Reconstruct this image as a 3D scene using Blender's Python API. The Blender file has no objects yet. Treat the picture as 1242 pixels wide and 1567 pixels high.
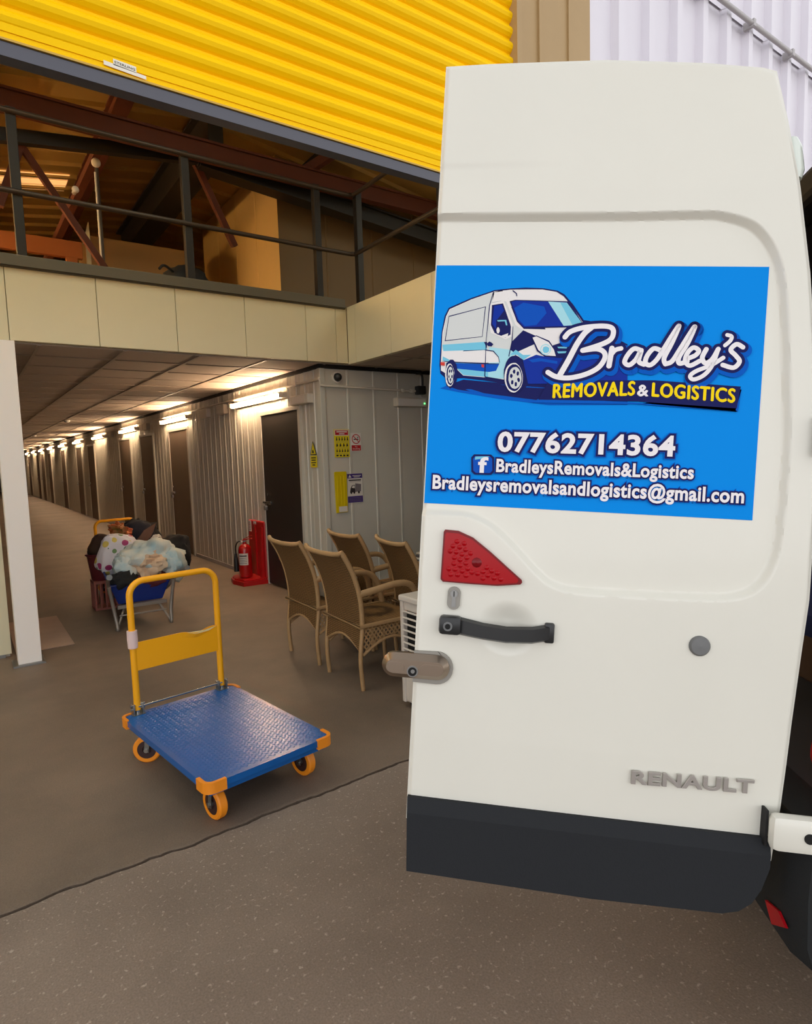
import bpy, bmesh, math, random
from mathutils import Vector, Matrix, noise
import numpy as np
random.seed(7)
scene = bpy.context.scene
COL = scene.collection
PI = math.pi

# ------------------------------------------------------------ camera
YAW, PITCH, ROLL, FPX, EYE = 0.619037, 0.091395, -0.031357, 948.08, 1.48
fw = Vector((math.sin(YAW)*math.cos(PITCH), math.cos(YAW)*math.cos(PITCH), -math.sin(PITCH)))
rt0 = Vector((math.cos(YAW), -math.sin(YAW), 0)); up0 = rt0.cross(fw)
rt = rt0*math.cos(ROLL) + up0*math.sin(ROLL); upv = -rt0*math.sin(ROLL) + up0*math.cos(ROLL)
cd = bpy.data.cameras.new('camera'); cam = bpy.data.objects.new('camera', cd); COL.objects.link(cam)
cam.matrix_world = Matrix(((rt.x, upv.x, -fw.x, 0), (rt.y, upv.y, -fw.y, 0), (rt.z, upv.z, -fw.z, EYE), (0, 0, 0, 1)))
cd.sensor_fit = 'VERTICAL'; cd.sensor_height = 24; cd.lens = FPX/1567*24
cd.clip_start = .02; cd.clip_end = 300
scene.camera = cam
# ------------------------------------------------------------ sky, seen lamps and added light
vs = scene.view_settings
vs.view_transform = 'Standard'; vs.look = 'None'; vs.gamma = 1; vs.use_curve_mapping = False; vs.exposure = 0.0
scene.cycles.use_denoising = True
scene.cycles.max_bounces = 10; scene.cycles.diffuse_bounces = 6; scene.cycles.glossy_bounces = 4
w = bpy.data.worlds.new('sky'); scene.world = w; w.use_nodes = True
nt = w.node_tree; bg = nt.nodes['Background']
tc = nt.nodes.new('ShaderNodeTexCoord'); sx = nt.nodes.new('ShaderNodeSeparateXYZ'); cr = nt.nodes.new('ShaderNodeValToRGB')
nt.links.new(tc.outputs['Generated'], sx.inputs[0]); nt.links.new(sx.outputs['Z'], cr.inputs[0]); nt.links.new(cr.outputs[0], bg.inputs[0])
e = cr.color_ramp.elements
e[0].position = 0.0; e[0].color = (1, .985, 1, 1); e[1].position = .85; e[1].color = (.20, .205, .21, 1)
e2 = cr.color_ramp.elements.new(.3); e2.color = (.62, .63, .65, 1)
bg.inputs[1].default_value = 2.65                                     # overcast daylight
TUBE, ROOFLIGHT, FILL_LAMP, ROOF_FILL = 85.0, .9, 700.0, 5.2  # last two drive light sources added out of view

# ------------------------------------------------------------ materials
def lin(c):
    return tuple(((v/255)/12.92 if v/255 <= .04045 else ((v/255+.055)/1.055)**2.4) for v in c)
MATS = {}
def mat(name, rgb, rough=.5, metal=0, var=0, vscale=8, bump=0, bscale=60, spec=.5, emit=0, coat=0, rgb2=None, wear=None, trans=0):
    m = bpy.data.materials.new(name); m.use_nodes = True; t = m.node_tree; N = t.nodes; L = t.links
    b = N['Principled BSDF']; c = lin(rgb)
    b.inputs['Base Color'].default_value = (*c, 1); b.inputs['Roughness'].default_value = rough; b.inputs['Metallic'].default_value = metal
    b.inputs['Specular IOR Level'].default_value = spec; b.inputs['Coat Weight'].default_value = coat; b.inputs['Coat Roughness'].default_value = .08
    if trans: b.inputs['Transmission Weight'].default_value = trans
    if emit: b.inputs['Emission Color'].default_value = (*c, 1); b.inputs['Emission Strength'].default_value = emit
    if var or bump:
        tx = N.new('ShaderNodeTexCoord')
    if var:
        n = N.new('ShaderNodeTexNoise'); n.inputs['Scale'].default_value = vscale; n.inputs['Detail'].default_value = 6; n.inputs['Roughness'].default_value = .65
        L.new(tx.outputs['Object'], n.inputs['Vector'])
        r = N.new('ShaderNodeValToRGB'); r.color_ramp.elements[0].position = .3; r.color_ramp.elements[1].position = .7
        c2 = lin(rgb2) if rgb2 else tuple(v*(1-var) for v in c)
        r.color_ramp.elements[0].color = (*c2, 1); r.color_ramp.elements[1].color = (*c, 1)
        L.new(n.outputs['Fac'], r.inputs[0]); L.new(r.outputs[0], b.inputs['Base Color'])
    if bump:
        n2 = N.new('ShaderNodeTexNoise'); n2.inputs['Scale'].default_value = bscale; n2.inputs['Detail'].default_value = 4
        L.new(tx.outputs['Object'], n2.inputs['Vector'])
        bp = N.new('ShaderNodeBump'); bp.inputs['Strength'].default_value = bump; bp.inputs['Distance'].default_value = .004
        L.new(n2.outputs['Fac'], bp.inputs['Height']); L.new(bp.outputs[0], b.inputs['Normal'])
    MATS[name] = m; return m

def concrete(name, c1, c2, speck, sp_amt, sp_scale, rough=.8, spec=.25):
    m = mat(name, c1, rough, spec=spec); t = m.node_tree; N = t.nodes; L = t.links; b = N['Principled BSDF']
    tx = N.new('ShaderNodeTexCoord')
    n = N.new('ShaderNodeTexNoise'); n.inputs['Scale'].default_value = .9; n.inputs['Detail'].default_value = 9; n.inputs['Roughness'].default_value = .62
    L.new(tx.outputs['Object'], n.inputs['Vector'])
    r = N.new('ShaderNodeValToRGB'); r.color_ramp.elements[0].position = .33; r.color_ramp.elements[1].position = .68
    r.color_ramp.elements[0].color = (*lin(c2), 1); r.color_ramp.elements[1].color = (*lin(c1), 1); L.new(n.outputs['Fac'], r.inputs[0])
    v = N.new('ShaderNodeTexNoise'); v.inputs['Scale'].default_value = sp_scale; v.inputs['Detail'].default_value = 2; L.new(tx.outputs['Object'], v.inputs['Vector'])
    r2 = N.new('ShaderNodeValToRGB'); r2.color_ramp.elements[0].position = .62; r2.color_ramp.elements[1].position = .72
    r2.color_ramp.elements[0].color = (0, 0, 0, 1); r2.color_ramp.elements[1].color = (sp_amt, sp_amt, sp_amt, 1); L.new(v.outputs['Fac'], r2.inputs[0])
    mx = N.new('ShaderNodeMix'); mx.data_type = 'RGBA'; L.new(r2.outputs[0], mx.inputs[0]); L.new(r.outputs[0], mx.inputs[6]); mx.inputs[7].default_value = (*lin(speck), 1)
    v3 = N.new('ShaderNodeTexNoise'); v3.inputs['Scale'].default_value = 160; v3.inputs['Detail'].default_value = 3; L.new(tx.outputs['Object'], v3.inputs['Vector'])
    r3 = N.new('ShaderNodeValToRGB'); r3.color_ramp.elements[0].position = .3; r3.color_ramp.elements[1].position = .7
    r3.color_ramp.elements[0].color = (.82, .82, .82, 1); r3.color_ramp.elements[1].color = (1.1, 1.1, 1.1, 1); L.new(v3.outputs['Fac'], r3.inputs[0])
    ml = N.new('ShaderNodeMix'); ml.data_type = 'RGBA'; ml.blend_type = 'MULTIPLY'; ml.inputs[0].default_value = 1
    L.new(mx.outputs[2], ml.inputs[6]); L.new(r3.outputs[0], ml.inputs[7]); L.new(ml.outputs[2], b.inputs['Base Color'])
    bp = N.new('ShaderNodeBump'); bp.inputs['Strength'].default_value = .35; bp.inputs['Distance'].default_value = .004
    L.new(v3.outputs['Fac'], bp.inputs['Height']); L.new(bp.outputs[0], b.inputs['Normal'])

def weave(name, c1, c2, sc):
    m = mat(name, c1, .62, spec=.3); t = m.node_tree; N = t.nodes; L = t.links; b = N['Principled BSDF']
    tx = N.new('ShaderNodeTexCoord'); ws = []
    for d, s in (('Z', sc), ('Y', sc*.8)):
        wv = N.new('ShaderNodeTexWave'); wv.bands_direction = d; wv.inputs['Scale'].default_value = s; wv.inputs['Distortion'].default_value = 1.2; wv.inputs['Detail'].default_value = 1
        L.new(tx.outputs['Object'], wv.inputs['Vector']); ws.append(wv)
    mm = N.new('ShaderNodeMath'); mm.operation = 'MULTIPLY'; L.new(ws[0].outputs['Fac'], mm.inputs[0]); L.new(ws[1].outputs['Fac'], mm.inputs[1])
    r = N.new('ShaderNodeValToRGB'); r.color_ramp.elements[0].color = (*lin(c2), 1); r.color_ramp.elements[1].color = (*lin(c1), 1); r.color_ramp.elements[1].position = .55
    L.new(mm.outputs[0], r.inputs[0]); L.new(r.outputs[0], b.inputs['Base Color'])
    bp = N.new('ShaderNodeBump'); bp.inputs['Strength'].default_value = .8; bp.inputs['Distance'].default_value = .006
    L.new(mm.outputs[0], bp.inputs['Height']); L.new(bp.outputs[0], b.inputs['Normal'])

def dots(name, base, cols, scale, thr=.3):
    m = mat(name, base, .55); t = m.node_tree; N = t.nodes; L = t.links; b = N['Principled BSDF']
    tx = N.new('ShaderNodeTexCoord'); v = N.new('ShaderNodeTexVoronoi'); v.inputs['Scale'].default_value = scale; v.inputs['Randomness'].default_value = .6
    L.new(tx.outputs['Object'], v.inputs['Vector'])
    lt = N.new('ShaderNodeMath'); lt.operation = 'LESS_THAN'; lt.inputs[1].default_value = thr; L.new(v.outputs['Distance'], lt.inputs[0])
    sp = N.new('ShaderNodeSeparateColor'); L.new(v.outputs['Color'], sp.inputs[0])
    r = N.new('ShaderNodeValToRGB'); r.color_ramp.interpolation = 'CONSTANT'
    while len(r.color_ramp.elements) < len(cols): r.color_ramp.elements.new(.5)
    for i, c in enumerate(cols): r.color_ramp.elements[i].position = i/len(cols); r.color_ramp.elements[i].color = (*lin(c), 1)
    L.new(sp.outputs[0], r.inputs[0])
    mx = N.new('ShaderNodeMix'); mx.data_type = 'RGBA'; L.new(lt.outputs[0], mx.inputs[0]); mx.inputs[6].default_value = (*lin(base), 1); L.new(r.outputs[0], mx.inputs[7])
    L.new(mx.outputs[2], b.inputs['Base Color'])

concrete('floor_inside', (132, 114, 98), (102, 88, 76), (140, 124, 108), .25, 55, .58, .4)
concrete('floor_outside', (148, 131, 117), (122, 107, 95), (198, 182, 166), .5, 60)
mat('soil', (38, 32, 27), .95)
mat('van_white', (231, 229, 217), .32, var=.03, vscale=3, bump=.02, bscale=220, coat=.25)
mat('van_inside', (58, 57, 62), .7); mat('trim_black', (40, 42, 45), .75, spec=.2, bump=.25, bscale=500); mat('bumper_black', (42, 44, 45), .75, spec=.2, bump=.25, bscale=400)
mat('rubber', (18, 18, 19), .7); mat('black_plastic', (34, 35, 36), .38); mat('black_matt', (16, 15, 16), .75)
mat('lens_red', (168, 2, 16), .2, spec=.25); mat('lens_dark', (120, 6, 16), .25, spec=.3); mat('reflector_red', (176, 16, 28), .25)
mat('zinc', (150, 150, 148), .35, metal=.9); mat('chrome', (205, 203, 200), .18, metal=1); mat('badge_chrome', (176, 170, 164), .42, metal=.55)
mat('lock_metal', (158, 142, 126), .3, metal=.9); mat('lock_plate', (150, 146, 138), .5, metal=.3); mat('grey_plastic', (112, 113, 113), .5); mat('dark_hole', (12, 11, 10), .8)
mat('marker_lens', (228, 236, 226), .15, coat=.5)
for n_, c_ in dict(decal=(0, 142, 236), shadow=(0, 92, 196), navy=(28, 32, 92), vwhite=(236, 232, 230), vgrey=(214, 217, 214), cyan=(120, 200, 226), cyan2=(170, 222, 232), blue=(14, 84, 190), blue2=(22, 52, 158), red=(214, 70, 60), yellow=(255, 222, 20), lwhite=(244, 240, 242)).items():
    mat('vinyl_'+n_, c_, .38, spec=.06)
mat('shutter_yellow', (255, 204, 0), .5, var=.05, vscale=2, spec=.1); mat('rail_grey', (84, 84, 92), .5, metal=.2); mat('rail_edge', (200, 160, 60), .5)
mat('label_white', (232, 226, 210), .6); mat('ink', (40, 36, 40), .7)
mat('beige', (176, 146, 100), .55, var=.08, vscale=3); mat('cladding', (226, 222, 230), .45, var=.04, vscale=2); mat('cladding_shade', (176, 160, 150), .6)
mat('pipe_grey', (176, 172, 172), .5)
mat('panel_white', (202, 198, 186), .3, var=.05, vscale=3, spec=.5); mat('panel_cream', (214, 208, 178), .5); mat('fascia', (222, 212, 178), .6, var=.05, vscale=1.5); mat('post_white', (240, 234, 228), .5)
mat('ceiling_tile', (186, 170, 156), .85, var=.06, vscale=12); mat('ceiling_bar', (160, 145, 130), .5); mat('gap_dark', (22, 18, 16), .9)
mat('door_dark', (42, 37, 34), .48, spec=.4); mat('door_brown', (112, 95, 80), .5)
mat('kerb', (98, 92, 78), .65); mat('steel_dark', (30, 27, 26), .6); mat('steel_rust', (92, 42, 22), .75, var=.2, vscale=4); mat('pipe_dark', (72, 62, 54), .45, metal=.3)
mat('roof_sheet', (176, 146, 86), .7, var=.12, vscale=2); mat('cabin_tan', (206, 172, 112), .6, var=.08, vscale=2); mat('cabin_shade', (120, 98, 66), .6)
mat('roof_fill', (236, 240, 222), .5, emit=ROOF_FILL); mat('rooflight', (255, 196, 120), .5, emit=ROOFLIGHT, var=0); mat('timber', (150, 84, 34), .7); mat('cardboard', (158, 130, 92), .8); mat('cardboard_shaded', (78, 56, 40), .85)
mat('tube', (255, 218, 176), .4, emit=TUBE); mat('fitting', (214, 206, 192), .5); mat('floor_board', (172, 142, 104), .7); mat('fill_lamp_glow', (255, 208, 140), .4, emit=FILL_LAMP)
mat('led', (90, 255, 120), .4, emit=4)
mat('ply_mat', (178, 150, 132), .8, var=.1, vscale=5)
mat('trolley_blue', (8, 92, 166), .24, var=.08, vscale=10, spec=.5); mat('trolley_yellow', (246, 170, 6), .38); mat('orange_rubber', (240, 142, 22), .5); mat('hub_maroon', (52, 28, 26), .5); mat('tape', (224, 196, 188), .7, bump=.3, bscale=80)
mat('paint_scuff', (236, 214, 150), .6)
mat('cane', (176, 140, 96), .5, var=.12, vscale=30); weave('wicker', (164, 124, 76), (70, 48, 26), 26)
mat('cooler_white', (206, 196, 184), .5); mat('red_plastic', (178, 12, 14), .4); mat('ext_red', (170, 12, 14), .25, coat=.3)
mat('sign_yellow', (226, 204, 30), .5); mat('sign_red', (186, 30, 38), .5); mat('sign_purple', (66, 44, 120), .5); mat('sign_white', (220, 214, 206), .5); mat('sign_holder', (220, 192, 10), .3); mat('sign_grey', (120, 112, 116), .6)
mat('barrow_blue', (14, 42, 120), .4); mat('barrow_frame', (142, 134, 126), .4, metal=.5)
mat('cloth_black', (24, 23, 26), .85, bump=.3, bscale=40); mat('cloth_brown', (62, 42, 30), .85); mat('cloth_maroon', (84, 24, 34), .8); mat('tub_maroon', (98, 30, 40), .45); mat('crate_pink', (150, 86, 74), .6)
mat('bedding', (212, 208, 194), .85, var=.3, vscale=4.5, rgb2=(146, 182, 196), bump=.2, bscale=30); mat('bedding_cream', (214, 192, 166), .85, var=.2, vscale=7, rgb2=(196, 160, 130), bump=.2, bscale=30)
dots('spotted', (216, 210, 216), [(110, 140, 90), (210, 186, 90), (170, 60, 110), (90, 120, 100)], 12.5, .4)
mat('orange_red', (186, 62, 26), .6, var=.3, vscale=14, rgb2=(120, 110, 50)); mat('twig', (120, 86, 70), .8); mat('shoe_white', (214, 206, 196), .6)
mat('blanket_blue', (30, 44, 92), .9); mat('holdall_red', (196, 20, 36), .7); mat('navy_cloth', (16, 20, 36), .85); mat('folded_grey', (96, 92, 92), .85); mat('paper', (206, 198, 186), .7)

# ------------------------------------------------------------ mesh builder
class MB:
    def __init__(s): s.v = []; s.f = []; s.m = []; s.sm = []; s.names = []
    def mi(s, m):
        if m not in s.names: s.names.append(m)
        return s.names.index(m)
    def add(s, vs, fs, m, smooth=False):
        o = len(s.v); s.v += [tuple(v) for v in vs]; k = s.mi(m)
        for f in fs: s.f.append(tuple(i+o for i in f)); s.m.append(k); s.sm.append(smooth)
    def box(s, lo, hi, m, bev=0, M=None):
        if bev:
            bm = bmesh.new(); bmesh.ops.create_cube(bm, size=1)
            for v in bm.verts: v.co = Vector([lo[i]+(v.co[i]+.5)*(hi[i]-lo[i]) for i in range(3)])
            bmesh.ops.bevel(bm, geom=bm.edges[:], offset=bev, segments=2, affect='EDGES', profile=.5)
            bm.verts.index_update(); vs = [v.co.copy() for v in bm.verts]; fs = [[v.index for v in f.verts] for f in bm.faces]; bm.free()
        else:
            vs = [Vector((x, y, z)) for x in (lo[0], hi[0]) for y in (lo[1], hi[1]) for z in (lo[2], hi[2])]
            fs = [(0, 1, 3, 2), (4, 6, 7, 5), (0, 4, 5, 1), (2, 3, 7, 6), (0, 2, 6, 4), (1, 5, 7, 3)]
        if M: vs = [M @ v for v in vs]
        s.add(vs, fs, m); return s
    def bar(s, a, b, wd, ht, m, upd=(0, 0, 1), bev=0):
        a = Vector(a); b = Vector(b); x = (b-a).normalized(); u = Vector(upd)
        if abs(x.dot(u)) > .98: u = Vector((0, 1, 0))
        y = u.cross(x).normalized(); z = x.cross(y); L = (b-a).length
        Mx = Matrix(((x.x, y.x, z.x, a.x), (x.y, y.y, z.y, a.y), (x.z, y.z, z.z, a.z), (0, 0, 0, 1)))
        return s.box((0, -wd/2, -ht/2), (L, wd/2, ht/2), m, bev, Mx)
    def tube(s, pts, r, m, seg=10, closed=False, flat=1.0):
        pts = [Vector(p) for p in pts]; n = len(pts); rs = r if isinstance(r, (list, tuple)) else [r]*n
        vs = []; prev = None
        for i, p in enumerate(pts):
            t = (pts[min(i+1, n-1)]-pts[max(i-1, 0)]) if not closed else (pts[(i+1) % n]-pts[i-1]); t.normalize()
            if prev is None:
                u = Vector((0, 0, 1)) if abs(t.z) < .9 else Vector((1, 0, 0)); a = t.cross(u).normalized()
            else:
                a = prev-t*prev.dot(t); a.normalize()
            prev = a; b = t.cross(a)
            for k in range(seg):
                th = 2*PI*k/seg; vs.append(p+a*(math.cos(th)*rs[i])+b*(math.sin(th)*rs[i]*flat))
        fs = []
        for i in range(n if closed else n-1):
            for k in range(seg):
                j = (i+1) % n; fs.append((i*seg+k, i*seg+(k+1) % seg, j*seg+(k+1) % seg, j*seg+k))
        if not closed: fs.append(tuple(range(seg-1, -1, -1))); fs.append(tuple((n-1)*seg+k for k in range(seg)))
        s.add(vs, fs, m, True); return s
    def lathe(s, prof, m, c=(0, 0, 0), ax=(0, 0, 1), seg=24):
        ax = Vector(ax).normalized(); u = Vector((1, 0, 0)) if abs(ax.x) < .9 else Vector((0, 1, 0)); a = ax.cross(u).normalized(); b = ax.cross(a); c = Vector(c)
        vs = [c+ax*h+(a*math.cos(2*PI*k/seg)+b*math.sin(2*PI*k/seg))*r for r, h in prof for k in range(seg)]
        fs = [(i*seg+k, i*seg+(k+1) % seg, (i+1)*seg+(k+1) % seg, (i+1)*seg+k) for i in range(len(prof)-1) for k in range(seg)]
        if prof[0][0] > 1e-6: fs.append(tuple(range(seg-1, -1, -1)))
        if prof[-1][0] > 1e-6: fs.append(tuple((len(prof)-1)*seg+k for k in range(seg)))
        s.add(vs, fs, m, True); return s
    def cyl(s, c, r, h, m, ax=(0, 0, 1), seg=24):
        return s.lathe([(0, 0), (r, 0), (r, 0), (r, h), (r, h), (0, h)], m, c, ax, seg)
    def prism(s, poly, f, d, m, smooth=False):
        """poly: 2D points; f maps (x, y, depth) to 3D; extruded from depth 0 to d."""
        n = len(poly); vs = [f(x, y, 0) for x, y in poly]+[f(x, y, d) for x, y in poly]
        s.add(vs, [tuple(range(n)), tuple(range(2*n-1, n-1, -1))]+[(i, (i+1) % n, n+(i+1) % n, n+i) for i in range(n)], m, smooth); return s
    def grid(s, fn, nu, nv, m, smooth=True):
        vs = [fn(i/nu, j/nv) for j in range(nv+1) for i in range(nu+1)]
        s.add(vs, [(j*(nu+1)+i, j*(nu+1)+i+1, (j+1)*(nu+1)+i+1, (j+1)*(nu+1)+i) for j in range(nv) for i in range(nu)], m, smooth); return s
    def strip(s, prof, f, L0, L1, m, smooth=False):
        """open 2D profile swept straight from L0 to L1 through f(px, py, l)."""
        n = len(prof); vs = [f(x, y, L0) for x, y in prof]+[f(x, y, L1) for x, y in prof]
        s.add(vs, [(i, i+1, n+i+1, n+i) for i in range(n-1)], m, smooth); return s
    def build(s, name, parent=None, kind=None, fix=True, bevel=0):
        me = bpy.data.meshes.new(name); me.from_pydata(s.v, [], s.f)
        for n_ in s.names: me.materials.append(MATS[n_])
        me.polygons.foreach_set('material_index', s.m); me.polygons.foreach_set('use_smooth', s.sm); me.update()
        if fix:
            bm = bmesh.new(); bm.from_mesh(me); bmesh.ops.recalc_face_normals(bm, faces=bm.faces[:]); bm.to_mesh(me); bm.free()
        o = bpy.data.objects.new(name, me); COL.objects.link(o)
        if any(s.sm): 
            try: me.set_sharp_from_angle(angle=math.radians(42))
            except Exception: pass
        if parent: o.parent = parent
        if kind: o['kind'] = kind
        return o
def tag(o, label, cat, group=None, kind=None):
    o['label'] = label; o['category'] = cat
    if group: o['group'] = group
    if kind: o['kind'] = kind
    return o
def thing(name, label, cat, loc=(0, 0, 0), rz=0, group=None, matrix=None):
    o = bpy.data.objects.new(name, None); COL.objects.link(o); o.empty_display_size = .1
    if matrix: o.matrix_world = matrix
    else: o.location = loc; o.rotation_euler = (0, 0, rz)
    return tag(o, label, cat, group)
def dup(root, loc, rz, label):
    def cp(o, par):
        c = o.copy(); COL.objects.link(c)
        if par: c.parent = par
        for ch in list(o.children): cp(ch, c)
        return c
    r = cp(root, None); r.location = loc; r.rotation_euler = (0, 0, rz); r['label'] = label
    return r
def smooth_path(pts, n=6, closed=False):
    P = [Vector(p) for p in pts]; out = []; N = len(P)
    for i in range(N if closed else N-1):
        if closed: a, b, c, d = P[i-1], P[i], P[(i+1) % N], P[(i+2) % N]
        else: a, b, c, d = P[max(i-1, 0)], P[i], P[i+1], P[min(i+2, N-1)]
        for k in range(n):
            t = k/n; out.append(.5*((2*b)+(c-a)*t+(2*a-5*b+4*c-d)*t*t+(3*b-a-3*c+d)*t**3))
    if not closed: out.append(P[-1])
    return out
def text_mesh(body, offset=0.0, space=1.0):
    cu = bpy.data.curves.new('lettering', 'FONT'); cu.body = body; cu.size = 1; cu.offset = offset; cu.space_character = space; cu.resolution_u = 4
    o = bpy.data.objects.new('lettering', cu); COL.objects.link(o)
    dg = bpy.context.evaluated_depsgraph_get(); dg.update()
    me = o.evaluated_get(dg).to_mesh(); vs = [v.co.copy() for v in me.vertices]; fs = [tuple(p.vertices) for p in me.polygons]
    o.evaluated_get(dg).to_mesh_clear(); bpy.data.objects.remove(o); bpy.data.curves.remove(cu)
    return vs, fs
def put_text(mb, body, m, f, x0, x1, y0, h, offset=.012, y1=None, space=1.05, extra=None):
    """lettering between x0 and x1 on baseline y0 (to y1 at the right end), capital height h; extra: list of (offset, material, depth)."""
    vs, fs = text_mesh(body, offset, space); a = min(v.x for v in vs); b = max(v.x for v in vs); kx = (x1-x0)/(b-a); ky = h/.682; y1 = y0 if y1 is None else y1
    def place(vv, d): return [f(x0+(v.x-a)*kx, y0+(y1-y0)*(v.x-a)/(b-a)+v.y*ky, d) for v in vv]
    for off, mm, d in (extra or []):
        v2, f2 = text_mesh(body, off, space); mb.add(place(v2, d), f2, mm)
    mb.add(place(vs, 0), fs, m)
def blob(mb, c, r, m, seed=0, amp=.18, nu=26, nv=18, fold=0, sq=1.0, M=None, floor=None):
    c = Vector(c)
    def fn(a, b):
        th = 2*PI*a; ph = PI*(b-.5)
        d = Vector((math.cos(th)*math.cos(ph), math.sin(th)*math.cos(ph), math.sin(ph)))
        d2 = Vector([math.copysign(abs(k)**sq, k) for k in d])
        k = 1+amp*noise.noise(d*1.9+Vector((seed*3.1, seed, 0)))+amp*.5*noise.noise(d*4.3+Vector((seed, 7, 1)))
        if fold: k += fold*math.sin(9*noise.noise(d*1.5+Vector((0, seed, 3))))*.7
        p = Vector((d2.x*r[0]*k, d2.y*r[1]*k, d2.z*r[2]*k))
        if M: p = M @ p
        p += c
        if floor is not None: p.z = max(p.z, floor)
        return p
    return mb.grid(fn, nu, nv, m)
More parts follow.
